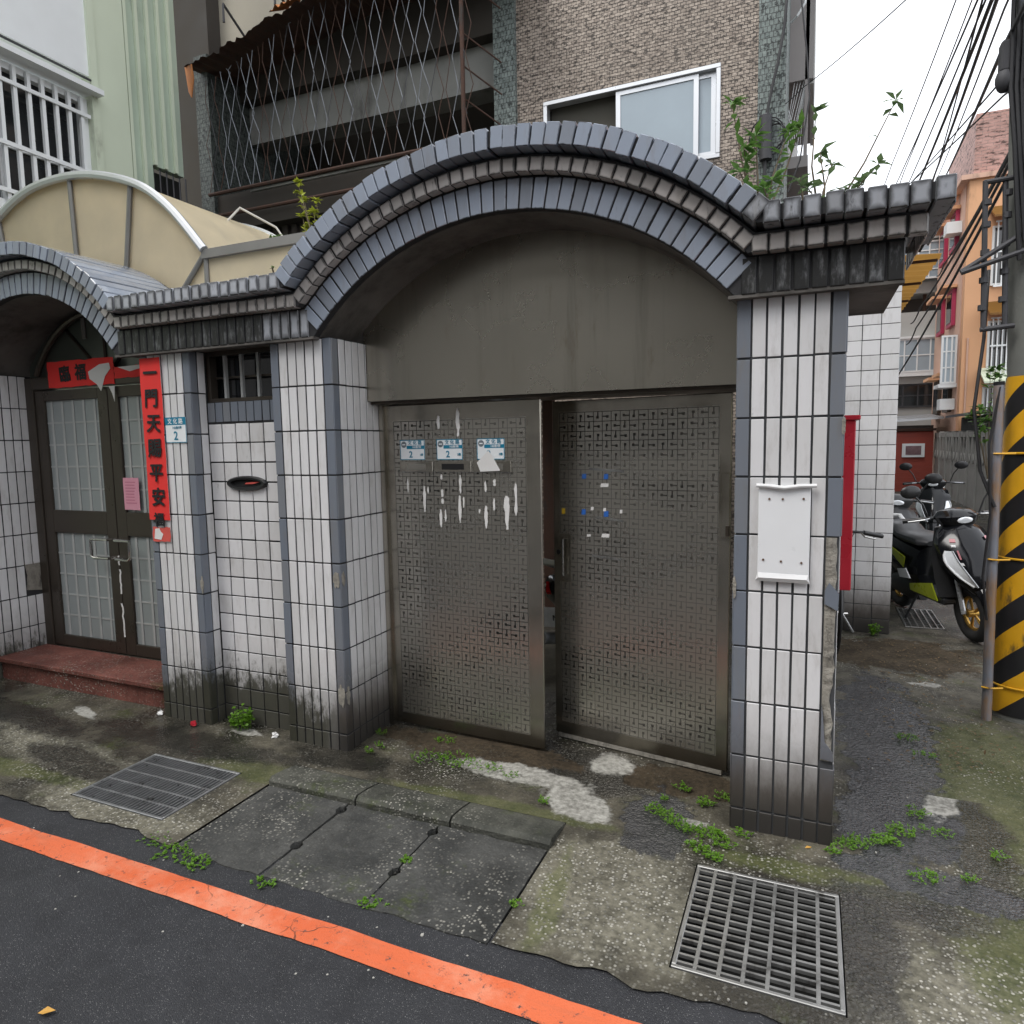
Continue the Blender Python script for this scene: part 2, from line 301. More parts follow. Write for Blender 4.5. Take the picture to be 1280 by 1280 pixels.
def m_glass(name, c, rough=.12, metal=0):
    t = NT(name); q = t.mix(t.noise(t.obj(), 2.5, 4), c, tuple(x*.8 for x in c)); return t.fin(q, rough, metal, .8)
MAT['pane_blue'] = m_glass('frosted_window_glass', (.33, .40, .45), .22)
MAT['pane_dark'] = m_glass('dark_window_glass', (.025, .028, .03), .06)
MAT['pane_frost'] = m_glass('frosted_door_glass', (.30, .33, .33), .30)
MAT['pane_bar'] = plain('pale_muntin', (.42, .43, .42), .5)
def m_poly(name, c, tr=.5):
    t = NT(name); q = t.mix(t.noise(t.obj(), 4, 6), c, tuple(x*.72 for x in c))
    t.fin(q, .35, 0, .5)
    b2 = t.n('ShaderNodeBsdfTranslucent'); t.put(b2.inputs[0], q); ms = t.n('ShaderNodeMixShader'); ms.inputs[0].default_value = tr
    o = t.t.nodes['Material Output']; t.t.links.new(t.b.outputs[0], ms.inputs[1]); t.t.links.new(b2.outputs[0], ms.inputs[2]); t.t.links.new(ms.outputs[0], o.inputs[0])
    return t.m
MAT['poly'] = m_poly('beige_polycarbonate', (.95, .86, .66), .55)
MAT['amber'] = m_poly('amber_corrugated_sheet', (.40, .21, .05), .55)

# ------------------------------------------------------------------ mesh helpers
WI = {}
def tag(o, label=None, cat=None, group=None, kind=None):
    if label: o['label'] = label
    if cat: o['category'] = cat
    if group: o['group'] = group
    if kind: o['kind'] = kind
    return o
def thing(name, label, cat, loc=(0, 0, 0), group=None):
    o = bpy.data.objects.new(name, None); col.objects.link(o); o.location = loc; o.empty_display_size = .1
    WI[o.name] = Matrix.Translation(-Vector(loc)); return tag(o, label, cat, group)
def link(name, me, parent=None, loc=None, rot=None):
    o = bpy.data.objects.new(name, me); col.objects.link(o)
    if loc is not None: o.location = loc
    if rot is not None: o.rotation_euler = rot
    if parent is not None:
        o.parent = parent; o.matrix_parent_inverse = WI.get(parent.name, Matrix.Identity(4))
    return o
class MB:
    def __init__(s): s.v = []; s.f = []; s.mi = []; s.cur = 0
    def add(s, vs, fs):
        k = len(s.v); s.v += [tuple(p) for p in vs]; s.f += [tuple(i+k for i in f) for f in fs]; s.mi += [s.cur]*len(fs); return s
    def box(s, x0, x1, y0, y1, z0, z1):
        return s.add([(x0, y0, z0), (x1, y0, z0), (x1, y1, z0), (x0, y1, z0), (x0, y0, z1), (x1, y0, z1), (x1, y1, z1), (x0, y1, z1)],
                     [(0, 3, 2, 1), (4, 5, 6, 7), (0, 1, 5, 4), (1, 2, 6, 5), (2, 3, 7, 6), (3, 0, 4, 7)])
    def prism(s, pts, d):
        n = len(pts); d = Vector(d); a = [Vector(p) for p in pts]
        return s.add(a+[p+d for p in a], [tuple(range(n))[::-1], tuple(range(n, 2*n))]+[(i, (i+1) % n, n+(i+1) % n, n+i) for i in range(n)])
    def tube(s, pts, r, n=8, cap=True, closed=False):
        pts = [Vector(p) for p in pts]; m = len(pts); rings = []; pr = None
        for i, p in enumerate(pts):
            a = pts[(i-1) % m] if (closed or i > 0) else p; b = pts[(i+1) % m] if (closed or i < m-1) else p
            d = (b-a); d = d.normalized() if d.length > 1e-9 else Vector((0, 0, 1))
            if pr is None: x = d.orthogonal().normalized()
            else:
                x = pr-d*pr.dot(d); x = x.normalized() if x.length > 1e-6 else d.orthogonal().normalized()
            pr = x; y = d.cross(x); rr = r[i] if isinstance(r, (list, tuple)) else r
            rings.append([p+(x*math.cos(2*math.pi*k/n)+y*math.sin(2*math.pi*k/n))*rr for k in range(n)])
        return s.loft(rings, cap and not closed, closed)
    def loft(s, rings, cap=True, closed=False):
        n = len(rings[0]); m = len(rings); fs = []
        for i in range(m if closed else m-1):
            j = (i+1) % m
            fs += [(i*n+k, i*n+(k+1) % n, j*n+(k+1) % n, j*n+k) for k in range(n)]
        if cap: fs += [tuple(range(n))[::-1], tuple(range((m-1)*n, m*n))]
        return s.add([p for r in rings for p in r], fs)
    def cyl(s, a, b, r, n=12, r2=None): return s.tube([a, b], [r, r if r2 is None else r2], n)
    def ball(s, c, rx, ry, rz, nu=10, nv=7):
        rings = []
        for i in range(nv+1):
            th = math.pi*(i/nv*.98+.01); rings.append([(c[0]+rx*math.sin(th)*math.cos(2*math.pi*k/nu), c[1]+ry*math.sin(th)*math.sin(2*math.pi*k/nu), c[2]-rz*math.cos(th)) for k in range(nu)])
        return s.loft(rings)
    def mesh(s, name, mats, smooth=False, bevel=0, seg=1):
        me = bpy.data.meshes.new(name); me.from_pydata(s.v, [], s.f)
        for m in (mats if isinstance(mats, (list, tuple)) else [mats]): me.materials.append(MAT[m] if isinstance(m, str) else m)
        if any(s.mi): me.polygons.foreach_set('material_index', s.mi)
        bm = bmesh.new(); bm.from_mesh(me); bmesh.ops.recalc_face_normals(bm, faces=bm.faces)
        if bevel:
            bmesh.ops.bevel(bm, geom=[e for e in bm.edges if len(e.link_faces) == 2 and e.calc_face_angle(0) > .5], offset=bevel, segments=seg, affect='EDGES', profile=.5)
        bm.to_mesh(me); bm.free()
        if smooth:
            me.polygons.foreach_set('use_smooth', [True]*len(me.polygons)); me.set_sharp_from_angle(angle=R(40))
        return me
    def build(s, name, mats, parent=None, smooth=False, bevel=0, seg=1):
        return link(name, s.mesh(name, mats, smooth, bevel, seg), parent)
def box(name, mat, parent, x0, x1, y0, y1, z0, z1, bevel=0): return MB().box(x0, x1, y0, y1, z0, z1).build(name, mat, parent, bevel=bevel)

_tm = {}
def tile_mesh(w, h, t, mat, wtop=None, bev=.0025, d0=0):
    """glazed tile: face towards -Y, centred on x and z, back at y=0; wtop = width at the top for voussoirs"""
    key = (round(w, 4), round(h, 4), round(t, 4), mat, wtop and round(wtop, 4), bev, d0)
    if key not in _tm:
        a = w/2; b = (wtop or w)/2
        v = [(-a, 0, -h/2), (a, 0, -h/2), (b, 0, h/2), (-b, 0, h/2), (-a, -t, -h/2), (a, -t, -h/2), (b, -t, h/2), (-b, -t, h/2)]
        _tm[key] = MB().add(v, [(0, 1, 2, 3), (4, 7, 6, 5), (0, 4, 5, 1), (1, 5, 6, 2), (2, 6, 7, 3), (3, 7, 4, 0)]).mesh('tile', mat, False, bev, 1)
    return _tm[key]
def put_tile(parent, me, p, rot=(0, 0, 0), name='tile', j=.0011):
    return link(name, me, parent, (p[0]+random.uniform(-j, j), p[1]+random.uniform(-j, j)*.8, p[2]+random.uniform(-j, j)), (rot[0]+random.uniform(-.006, .006), rot[1]+random.uniform(-.004, .004), rot[2]+random.uniform(-.008, .008)))
def text(name, s, size, mat, parent, M, extr=.0006, bold=0.0, shear=0.0, align='CENTER'):
    cu = bpy.data.curves.new(name, 'FONT'); cu.body = s; cu.size = size; cu.extrude = extr; cu.align_x = align; cu.align_y = 'CENTER'; cu.shear = shear; cu.resolution_u = 3
    o = bpy.data.objects.new(name, cu); col.objects.link(o)
    dg = bpy.context.evaluated_depsgraph_get(); me = bpy.data.meshes.new_from_object(o.evaluated_get(dg)); bpy.data.objects.remove(o); bpy.data.curves.remove(cu)
    if bold:                                                # thicken the strokes with shifted copies
        bm = bmesh.new(); n = 6
        for k in range(n):
            m2 = me.copy(); m2.transform(Matrix.Translation((bold*math.cos(2*math.pi*k/n), bold*math.sin(2*math.pi*k/n), k*.00006))); bm.from_mesh(m2); bpy.data.meshes.remove(m2)
        bm.to_mesh(me); bm.free()
    me.transform(M); me.materials.clear(); me.materials.append(MAT[mat]); return link(name, me, parent)
def front(x, y, z, rz=0.0, roll=0.0): return Matrix.Translation((x, y, z)) @ Matrix.Rotation(rz, 4, 'Z') @ Matrix.Rotation(math.pi/2, 4, 'X') @ Matrix.Rotation(roll, 4, 'Z')
def blob(cx, cy, rx, ry, n=40, amp=.25, fr=2.3, seed=0, rot=0):
    pts = []
    for k in range(n):
        a = 2*math.pi*k/n; q = 1+amp*mnoise.noise(Vector((math.cos(a)*fr+seed*7.3, math.sin(a)*fr, seed)))*2+amp*.5*mnoise.noise(Vector((math.cos(a)*fr*4, math.sin(a)*fr*4, seed+5)))*2
        x = rx*q*math.cos(a); y = ry*q*math.sin(a); pts.append((cx+x*math.cos(rot)-y*math.sin(rot), cy+x*math.sin(rot)+y*math.cos(rot)))
    return pts
# ================================================================== ground
def nz3(x, y, s, k=0): return mnoise.noise(Vector((x*s, y*s, k)))
def sheet(name, mat, xs, ys, z, holes=(), amp=.0, edge=0.0, patches=()):
    b = MB(); idx = {}
    for i, x in enumerate(xs):
        for j, y in enumerate(ys):
            yy = y; on = any(abs(x-h[0]) < .08 or abs(x-h[1]) < .08 for h in holes if h[2]-.08 < y < h[3]+.08) or any(h[0]-.08 < x < h[1]+.08 and (abs(y-h[2]) < .08 or abs(y-h[3]) < .08) for h in holes)
            if edge and j == 0: yy = y+edge*nz3(x, 0, 2.2, 3)+edge*.6*nz3(x, 0, 9, 5)
            zz = z+(0 if on else amp*(nz3(x, y, 1.5)+.5*nz3(x, y, 5, 2)))
            idx[i, j] = len(b.v); b.v.append((x, yy, zz))
    for i in range(len(xs)-1):
        for j in range(len(ys)-1):
            cx = (xs[i]+xs[i+1])/2; cy = (ys[j]+ys[j+1])/2
            if any(h[0] < cx < h[1] and h[2] < cy < h[3] for h in holes): continue
            b.f.append((idx[i, j], idx[i+1, j], idx[i+1, j+1], idx[i, j+1])); b.mi.append(0)
    o = b.build(name, mat, smooth=True)
    for kind in {k[0] for k in patches}:                    # where each kind of wear lies, as a distance field for the material
        at = o.data.attributes.new('wear_'+kind, 'FLOAT', 'POINT'); vals = []
        for v in o.data.vertices:
            d = -1.0
            for (kd, cx, cy, rx, ry, ro, op) in patches:
                if kd == kind:
                    dx, dy = v.co.x-cx, v.co.y-cy; u = (dx*math.cos(ro)+dy*math.sin(ro))/rx; w_ = (-dx*math.sin(ro)+dy*math.cos(ro))/ry
                    d = max(d, 1-math.hypot(u, w_))
            vals.append(d)
        at.data.foreach_set('value', vals)
    return tag(o, kind='structure')
def rng(a, b, st, extra=()):
    n = max(1, round((b-a)/st)); base = [a+(b-a)*i/n for i in range(n+1)]
    base = [x for x in base if all(abs(x-e) > st*.35 for e in extra)]+[e for e in extra if a <= e <= b]
    return sorted(base)
sheet('ground', 'asphalt', [-150, 150], [-150, 250], -.35)
sheet('road', 'asphalt', rng(-24, 14, .5), rng(-7.5, -.9, .3), -.008, amp=.0008)
GR = (-.09, .42, -.895, -.315); GL = (-2.97, -2.35, -.88, -.40); KB = (-2.141, -.659, -1.2, -.226); GA = (1.07, 1.38, 3.8, 4.55)
hx = [v for h in (GR, GL, KB) for v in h[:2]]; hy = [v for h in (GR, GL, KB) for v in h[2:] if v > -1]
pavement = sheet('pavement', 'apron', rng(-9, 5, .045, hx), rng(-1.0, .62, .045, hy), 0, (GR, GL, KB), .005, .06, PATCH)
alley = sheet('alley', 'alley', rng(.3, 6, .15, GA[:2]), rng(.62, 34, .15, GA[2:]), -.002, (GA,), .006, 0, PATCH2)
sheet('yard', 'alley', rng(-9, .3, .3), rng(.62, 4.2, .3), -.003, amp=.004, patches=PATCH2)
def flat(name, mat, pts, z, kind='structure', parent=None):
    b = MB(); b.prism([(x, y, z-.003) for x, y in pts], (0, 0, .0035)); o = b.build(name, mat, parent)
    if parent is None: tag(o, kind=kind)
    return o
# painted line, a ribbon with slightly ragged edges
b = MB(); n = 320; V = []
for i in range(n+1):
    x = -9+17*i/n
    V += [(x, -1.245+.006*nz3(x, 1, 3)+.004*nz3(x, 4, 22), -.0035), (x, -1.135+.006*nz3(x, 2, 3)+.004*nz3(x, 9, 25), -.0035)]
b.add(V, [(2*i, 2*i+2, 2*i+3, 2*i+1) for i in range(n)]); tag(b.build('painted_line', 'orange'), kind='structure')
# drain channel: three cover slabs with lifting notches, kerb stones behind them
box('drain_bed', 'soil', pavement, KB[0]-.02, KB[1]+.02, -1.16, KB[3]+.02, -.12, -.062)
xs = [-2.135, -1.655, -1.172, -.665]
for i in range(3):
    a, c = xs[i]+.005, xs[i+1]-.005; y0, y1 = -1.015, -.445; pts = []
    def edge(p, q, n=14, notch=()):
        for k in range(n):
            t = k/n; x = p[0]+(q[0]-p[0])*t; y = p[1]+(q[1]-p[1])*t
            pts.append((x+.007*nz3(x, y, 12, i), y+(.014 if y < -.8 else .006)*nz3(x, y, 13, i+4)+.006*nz3(x, y, 40, i)))
    def notched(x, s, ya, yb, ns):
        st = 1 if yb > ya else -1; ys_ = []
        y = ya
        while (y-yb)*st < 0:
            d = 0
            for cy in ns:
                if abs(y-cy) < .028: d = math.sqrt(.028**2-(y-cy)**2)*(.8+.5*nz3(y*3, cy, 30, i))
            pts.append((x+s*d*.85+.003*nz3(x, y, 18, i), y)); y += st*.008
    edge((a, y0), (c, y0)); notched(c, -1, y0, y1, (-.80, -.50) if i < 2 else ()); edge((c, y1), (a, y1)); notched(a, 1, y1, y0, (-.50, -.80) if i else ())
    o = MB().prism([(x, y, -.06) for x, y in pts], (0, 0, .0575-.003*(i == 1))).build('slab', 'slab', pavement)
for a, c in ((-2.14, -1.63), (-1.62, -1.13), (-1.12, -.66)):
    b = MB(); n = 16; rings = []
    for k in range(n+1):
        x = a+(c-a)*k/n; j = .005*nz3(x, 0, 8)
        rings.append([(x, -.438+j, -.06), (x, -.436+j, .016), (x, -.416+j, .032+j*.8), (x, -.33, .024+j), (x, -.24, .007), (x, -.23, -.06)])
    b.loft(rings).build('kerb_stone', 'kerb', pavement, smooth=True)
MAT['pit_shade'] = plain('drain_pit_shade', (.008, .008, .007), .9)  # near-black colour puts the shade inside the drain pits into the material
# ---------- gratings
def grate(label, x0, x1, y0, y1, nx, ny, z=.004, fine=.006, rail=.010, depth=.018, mat='alu_d', name='drain_grate'):
    g = thing(name, label, 'drain grate', ((x0+x1)/2, (y0+y1)/2, z-.03), 'steel drain gratings in the paving')
    b = MB()
    for q in ((x0, x1, y0, y0+.014), (x0, x1, y1-.014, y1), (x0, x0+.014, y0+.014, y1-.014), (x1-.014, x1, y0+.014, y1-.014)): b.box(*q, z-depth, z)
    b.build('frame', mat, g, bevel=.002)
    for k in range(nx):
        x = x0+.014+(x1-x0-.028)*(k+.5)/nx if nx > 9 else x0+(x1-x0)*(k+1)/(nx+1)
        box('bar', mat, g, x-rail/2, x+rail/2, y0+.014, y1-.014, z-depth+.002, z-.001)
    for k in range(ny):
        y = y0+.014+(y1-y0-.028)*(k+.5)/ny if ny > 9 else y0+(y1-y0)*(k+1)/(ny+1)
        box('crossbar', mat, g, x0+.014, x1-.014, y-fine/2, y+fine/2, z-depth+.004, z-.0025)
    return g
MAT['alu_d'] = plain('galvanised_grate', (.33, .33, .32), .42, .75, var=.4, vs_=12, dirt=.35)
MAT['iron_d'] = plain('dark_iron_grate', (.34, .345, .35), .35, .7, var=.3, vs_=14, dirt=.2)
grate('pale galvanised drain grate in the concrete in front of the broken-edged pillar', -.085, .415, -.89, -.32, 6, 15, rail=.012, fine=.009)
grate('dark fine-barred drain grate in the concrete in front of the red doorstep', -2.965, -2.355, -.875, -.405, 26, 4, mat='iron_d', rail=.006, fine=.011, depth=.02)
grate('small drain grate beside the parked black scooter', 1.075, 1.375, 3.81, 4.54, 5, 11, mat='alu_d')
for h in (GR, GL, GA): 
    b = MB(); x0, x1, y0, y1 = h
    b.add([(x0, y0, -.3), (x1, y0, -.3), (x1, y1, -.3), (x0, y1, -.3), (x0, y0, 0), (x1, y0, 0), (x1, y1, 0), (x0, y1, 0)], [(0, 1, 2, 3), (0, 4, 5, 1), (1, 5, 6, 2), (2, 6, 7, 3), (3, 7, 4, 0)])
    b.build('drain_pit', 'pit_shade', pavement)

# ================================================================== tiled gate wall
P, T = .0572, .007
ROW = [2.215]+[2.21-.235*i for i in range(1, 10)]+[-.02]
def face_tiles(root, x, y, n, side, cols, rows=range(10), skip=(), pitch=P):
    """side 'f' faces -Y, 'r' faces +X, 'l' faces -X; x, y is the first column's outer edge"""
    for c in range(n):
        for r in rows:
            if (c, r) in skip: continue
            z1, z0 = ROW[r], ROW[r+1]; h = z1-z0-.008
            if h < .02: continue
            me = tile_mesh(pitch-.0085, h, T, 'tile_g' if cols[c] == 'g' else 'tile_w', bev=.0018); d = (c+.5)*pitch; zc = (z0+z1)/2
            if side == 'f': put_tile(root, me, (x+d, y, zc))
            elif side == 'r': put_tile(root, me, (x, y+d, zc), (0, 0, math.pi/2))
            else: put_tile(root, me, (x, y+d, zc), (0, 0, -math.pi/2))
def scar(root, x, y, z, w, h, seed, axis='f', d=.004):
    pts = blob(0, 0, w, h, n=26, amp=.22, seed=seed)
    b = MB()
    if axis == 'f': b.prism([(x+u, y, z+v) for u, v in pts], (0, -d, 0))
    else: b.prism([(x, y+u, z+v) for u, v in pts], (d, 0, 0))
    b.build('chipped_concrete', 'conc_raw', root)
# right pillar: the right-hand grey column has lost tiles
pr_ = thing('tiled_pillar', 'white and grey tiled gate pillar with broken right edge and blank board', 'pillar', (.2, .2, 0), 'tiled pillars of the gate wall')
box('core', 'grout_l', pr_, T, .4005-T, T, .66, -.05, 2.216)
face_tiles(pr_, 0, T, 7, 'f', 'gwwwwwg', skip={(6, 4), (6, 5), (6, 6), (6, 7)})
face_tiles(pr_, T, .0, 11, 'l', 'gwwwwwwwwwg')
face_tiles(pr_, .4005-T, .0, 11, 'r', 'gwwwwwwwwwg', skip={(0, 4), (0, 5), (0, 6), (0, 7), (1, 5), (1, 6)})
# exposed rough concrete where the corner broke away
b = MB(); n = 40; rings = []
for k in range(n+1):
    z = .36+(1.268-.36)*k/n; j = .006*nz3(z, 0, 22)+.006*nz3(z, 1, 60)
    xo = .392+j-.012*math.exp(-((z-.62)/.05)**2)
    rings.append([(.346, .0095, z), (.348, .002+j*.5, z), (.37, -.001+j, z), (xo-.006, .003+j*.6, z), (xo, .02, z), (xo, .08, z), (.346, .08, z)])
b.loft(rings).build('broken_corner', 'conc_raw', pr_)
# tile remnants still clinging to the broken corner
for pts in ([(.347, 1.005), (.396, .98), (.398, 1.05), (.362, 1.09), (.347, 1.06)], [(.347, .37), (.396, .362), (.392, .40), (.362, .44), (.352, .56), (.347, .60)]):
    MB().prism([(x, -.002, z) for x, z in pts], (0, -.006, 0)).build('tile_fragment', 'tile_g', pr_)
scar(pr_, .396, -.0005, 1.70, .007, .035, 3); scar(pr_, .006, -.0005, 1.05, .007, .05, 4)
# middle pillar, left of the gate
p2_ = thing('tiled_pillar', 'white and grey tiled pillar between the steel gate and the oval letter slot', 'pillar', (-2.19, .2, 0), 'tiled pillars of the gate wall')
X2, X3 = -2.3934, -1.9884
box('core', 'grout', p2_, X2+T, X3-T, T, .66, -.05, 2.216)
face_tiles(p2_, X2, T, 7, 'f', 'gwwwwwg', pitch=(X3-X2)/7)
face_tiles(p2_, X3-T, 0, 8, 'r', 'gwwwwwww', pitch=.0587)
for q in ((.95, .035, 1), (.31, .05, 2)):
    pts = blob(0, 0, .022, q[1]*1.2, n=20, amp=.2, seed=q[2])
    MB().prism([(X3-.027+u, -.0012, q[0]+.0+v) for u, v in pts], (0, -.003, 0)).build('chipped_concrete', 'conc_raw', p2_)
    scar(p2_, X3-.0005, .02, q[0], .014, q[1], q[2]+9, 'r')
# pillar beside the doorstep
p1_ = thing('tiled_pillar', 'white and grey tiled pillar with blue number plate, black algae at its foot', 'pillar', (-3.18, .2, 0), 'tiled pillars of the gate wall')
X5, X7 = -2.9844, -3.3832
box('core', 'grout', p1_, X7+T, X5-T, T, .66, -.05, 2.216)
face_tiles(p1_, X7, T, 7, 'f', 'gwwwwwg', pitch=(X5-X7)/7)
face_tiles(p1_, X5-T, 0, 2, 'r', 'gw', pitch=.056)
face_tiles(p1_, X7+T, 0, 8, 'l', 'gwwwwwww')
scar(p1_, X5-.004, -.0005, .86, .010, .045, 6)
# pillar at the far side of the brown door
p0_ = thing('tiled_pillar', 'white tiled pillar carrying the hinges of the brown glazed door', 'pillar', (-5.35, .2, 0), 'tiled pillars of the gate wall')
box('core', 'grout', p0_, -5.56, -5.15-T, T, .66, -.05, 2.216)
face_tiles(p0_, -5.555, T, 7, 'f', 'gwwwwwg')
sk_ = {(5, 6), (6, 6)}
face_tiles(p0_, -5.15-T, 0, 7, 'r', 'gwwwwww', skip=sk_, pitch=.062)
MB().prism([(-5.156, .31+u, .70+v) for u, v in ((0, -.09), (.12, -.11), (.12, .12), (.0, .12), (.015, .02))], (.004, 0, 0)).build('chipped_concrete', 'conc_raw', p0_)
# wall panel with the letter slot
pn = thing('tiled_wall_panel', 'recessed white square-tiled panel with oval letter slot and barred window', 'wall', (-2.69, .2, 0))
box('core', 'grout', pn, X5-.01, X2+.01, .11+T, .62, -.05, 1.925)
tw, th = .1045, .1135
x = X5
while x < X2-.01:
    w_ = min(tw, X2-x)
    for r in range(16):
        z1 = 1.80-r*th; z0 = max(z1-th, -.02)
        if z1-z0 < .03: continue
        put_tile(pn, tile_mesh(w_-.008, z1-z0-.008, T, 'tile_w', bev=.0018), (x+w_/2, .11+T, (z0+z1)/2))
    x += tw
for k in range(10):
    pw = (X2-X5)/10
    put_tile(pn, tile_mesh(pw-.007, .112, T, 'tile_g', bev=.0018), (X5+(k+.5)*pw, .11+T, 1.865))
# barred transom light over it
wn = MB(); wn.box(X5, X2, .20, .24, 1.925, 2.216); wn.build('window_glass', 'pane_dark', pn)
b = MB(); b.box(X5, X2, .12, .17, 1.925, 1.945); b.box(X5, X2, .12, .17, 2.19, 2.216); b.box(X5, X5+.03, .12, .17, 1.945, 2.19); b.box(X2-.03, X2, .12, .17, 1.945, 2.19)
b.build('window_frame', 'brown_fr', pn)
for k in range(4):
    xx = X5+.13+k*.125; box('window_bar', 'pane_bar', pn, xx-.008, xx+.008, .13, .15, 1.945, 2.19)
box('window_rail', 'brown_fr', pn, X5+.03, X2-.03, .152, .168, 2.06, 2.072)
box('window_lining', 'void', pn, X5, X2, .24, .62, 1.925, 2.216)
# oval letter slot
def ellipse(cx, cz, rx, rz, n=28): return [(cx+rx*math.cos(2*math.pi*k/n), cz+rz*math.sin(2*math.pi*k/n)) for k in range(n)]
sl = thing('letter_slot', 'black oval letter slot set in the square-tiled panel', 'letter slot', (-2.70, .11, 1.40))
rings = []
for (rx, rz, y) in ((.152, .044, .115), (.150, .043, .098), (.140, .036, .090), (.118, .024, .092), (.112, .020, .108)): rings.append([(px, y, pz) for px, pz in ellipse(-2.705, 1.452, rx, rz)])
MB().loft(rings, cap=False).build('rim', 'black_pl', sl, smooth=True)
MB().prism([(px, .1085, pz) for px, pz in ellipse(-2.705, 1.452, .114, .022)], (0, -.001, 0)).build('opening', 'void', sl)
MB().prism([(-2.72, .105, 1.447), (-2.655, .105, 1.449), (-2.60, .105, 1.462), (-2.66, .105, 1.460), (-2.71, .105, 1.456)], (0, -.003, 0)).build('leaflet', 'paper_rf', sl)

# ================================================================== arched cornice
C1, C2 = (-4.36, 1.63), (-1.033, 1.32)
def segs(rs, rm, z, xe, na=64):
    ds = math.sqrt(rs*rs-(z-C1[1])**2); dm = math.sqrt(rm*rm-(z-C2[1])**2)
    a1 = math.atan2(z-C1[1], ds); a2 = math.atan2(z-C2[1], dm)
    out = [[(-5.95+((C1[0]-ds)+5.95)*k/2, z) for k in range(3)]]
    out.append([(C1[0]-rs*math.cos(a1+(math.pi-2*a1)*k/na), C1[1]+rs*math.sin(a1+(math.pi-2*a1)*k/na)) for k in range(na+1)])
    out.append([(C1[0]+ds+((C2[0]-dm)-(C1[0]+ds))*k/2, z) for k in range(3)])
    out.append([(C2[0]-rm*math.cos(a2+(math.pi-2*a2)*k/na), C2[1]+rm*math.sin(a2+(math.pi-2*a2)*k/na)) for k in range(na+1)])
    out.append([(C2[0]+dm+(xe-(C2[0]+dm))*k/2, z) for k in range(3)])
    return out
def joined(S):
    o = []
    for s in S: o += s if not o else s[1:]
    return o
BANDS = {'A': ((1.02, 1.36, 2.215), (1.150, 1.490, 2.355), .58), 'B': ((1.157, 1.497, 2.360), (1.215, 1.557, 2.425), .64), 'C': ((1.232, 1.577, 2.440), (1.310, 1.667, 2.520), .71)}
cn = thing('arched_cornice', 'grey and white tiled double-arched cornice over the gate and doorway', 'cornice', (-2.6, .1, 2.2))
def band_core(name, mat, lo, hi, xe, y0, y1):
    L, H = joined(segs(*lo, xe)), joined(segs(*hi, xe)); b = MB(); m = len(L)
    rings = [[(L[i][0], y0, L[i][1]), (L[i][0], y1, L[i][1]), (H[i][0], y1, H[i][1]), (H[i][0], y0, H[i][1])] for i in range(m)]
    return b.loft(rings).build(name, mat, cn, smooth=False)
e = .003
band_core('soffit', 'soffit', (1.02, 1.36, 2.2165), (1.310-.03, 1.667-.03, 2.49), .565, .001, .62)
band_core('face_bed', 'grout', (1.02+e, 1.36+e, 2.215+e), (1.155, 1.495, 2.362), .575, -.043, 0)
band_core('band_bed', 'grout', (1.157+e, 1.497+e, 2.360+e), (1.223, 1.566, 2.433), .63, -.092, -.0445)
band_core('cap_bed', 'grout', (1.232+.012, 1.577+.012, 2.440+.012), (1.310-.012, 1.667-.012, 2.520-.012), .70, -.152, .61)
def band_tiles(bk, y, depth, arcmat, flatmat, pitch):
    lo, hi, xe = BANDS[bk]; h = hi[1]-lo[1]; hf = hi[2]-lo[2]
    for (c, rl, rh) in ((C1, lo[0], hi[0]), (C2, lo[1], hi[1])):
        zl = lo[2]; a1 = math.asin(((lo[2]+hi[2])/2-c[1])/((rl+rh)/2)); span = math.pi-2*a1; rm = (rl+rh)/2
        n = round(span*rm/pitch); da = span/n
        for k in range(n):
            a = a1+da*(k+.5); x = c[0]-rm*math.cos(a); z = c[1]+rm*math.sin(a)
            hh = rh-rl; wb = da*rl-.007; wtp = da*rh-.008
            mt = arcmat
            if bk == 'C' and k > n-2 and c is C2: mt = 'cap_gd'
            put_tile(cn, tile_mesh(wb, hh, depth, mt, wtp, .003), (x, y+depth, z), (0, a-math.pi/2, 0), 'tile' if bk != 'C' else 'cap_tile')
    for (xa, xb) in ((-5.95, C1[0]-math.sqrt(((lo[0]+hi[0])/2)**2-((lo[2]+hi[2])/2-C1[1])**2)), (C1[0]+math.sqrt(((lo[0]+hi[0])/2)**2-((lo[2]+hi[2])/2-C1[1])**2), C2[0]-math.sqrt(((lo[1]+hi[1])/2)**2-((lo[2]+hi[2])/2-C2[1])**2)),
                     (C2[0]+math.sqrt(((lo[1]+hi[1])/2)**2-((lo[2]+hi[2])/2-C2[1])**2), xe)):
        n = round((xb-xa)/pitch); pw = (xb-xa)/n
        for k in range(n):
            x = xa+pw*(k+.5); mt = flatmat(x)
            put_tile(cn, tile_mesh(pw-.008, hf, depth, mt, None, .004), (x, y+depth, (lo[2]+hi[2])/2), (0, 0, 0), 'tile' if bk != 'C' else 'cap_tile')
band_tiles('A', -.050, .0075, 'cap_g', lambda x: 'cap_gm' if -2.38 < x < -1.9 else 'cap_b', .0615)
band_tiles('B', -.100, .052, 'cap_w', lambda x: 'cap_w', .0640)
band_tiles('C', -.165, .60, 'cap_g', lambda x: 'cap_gd' if x > 0 else 'cap_gm', .0650)
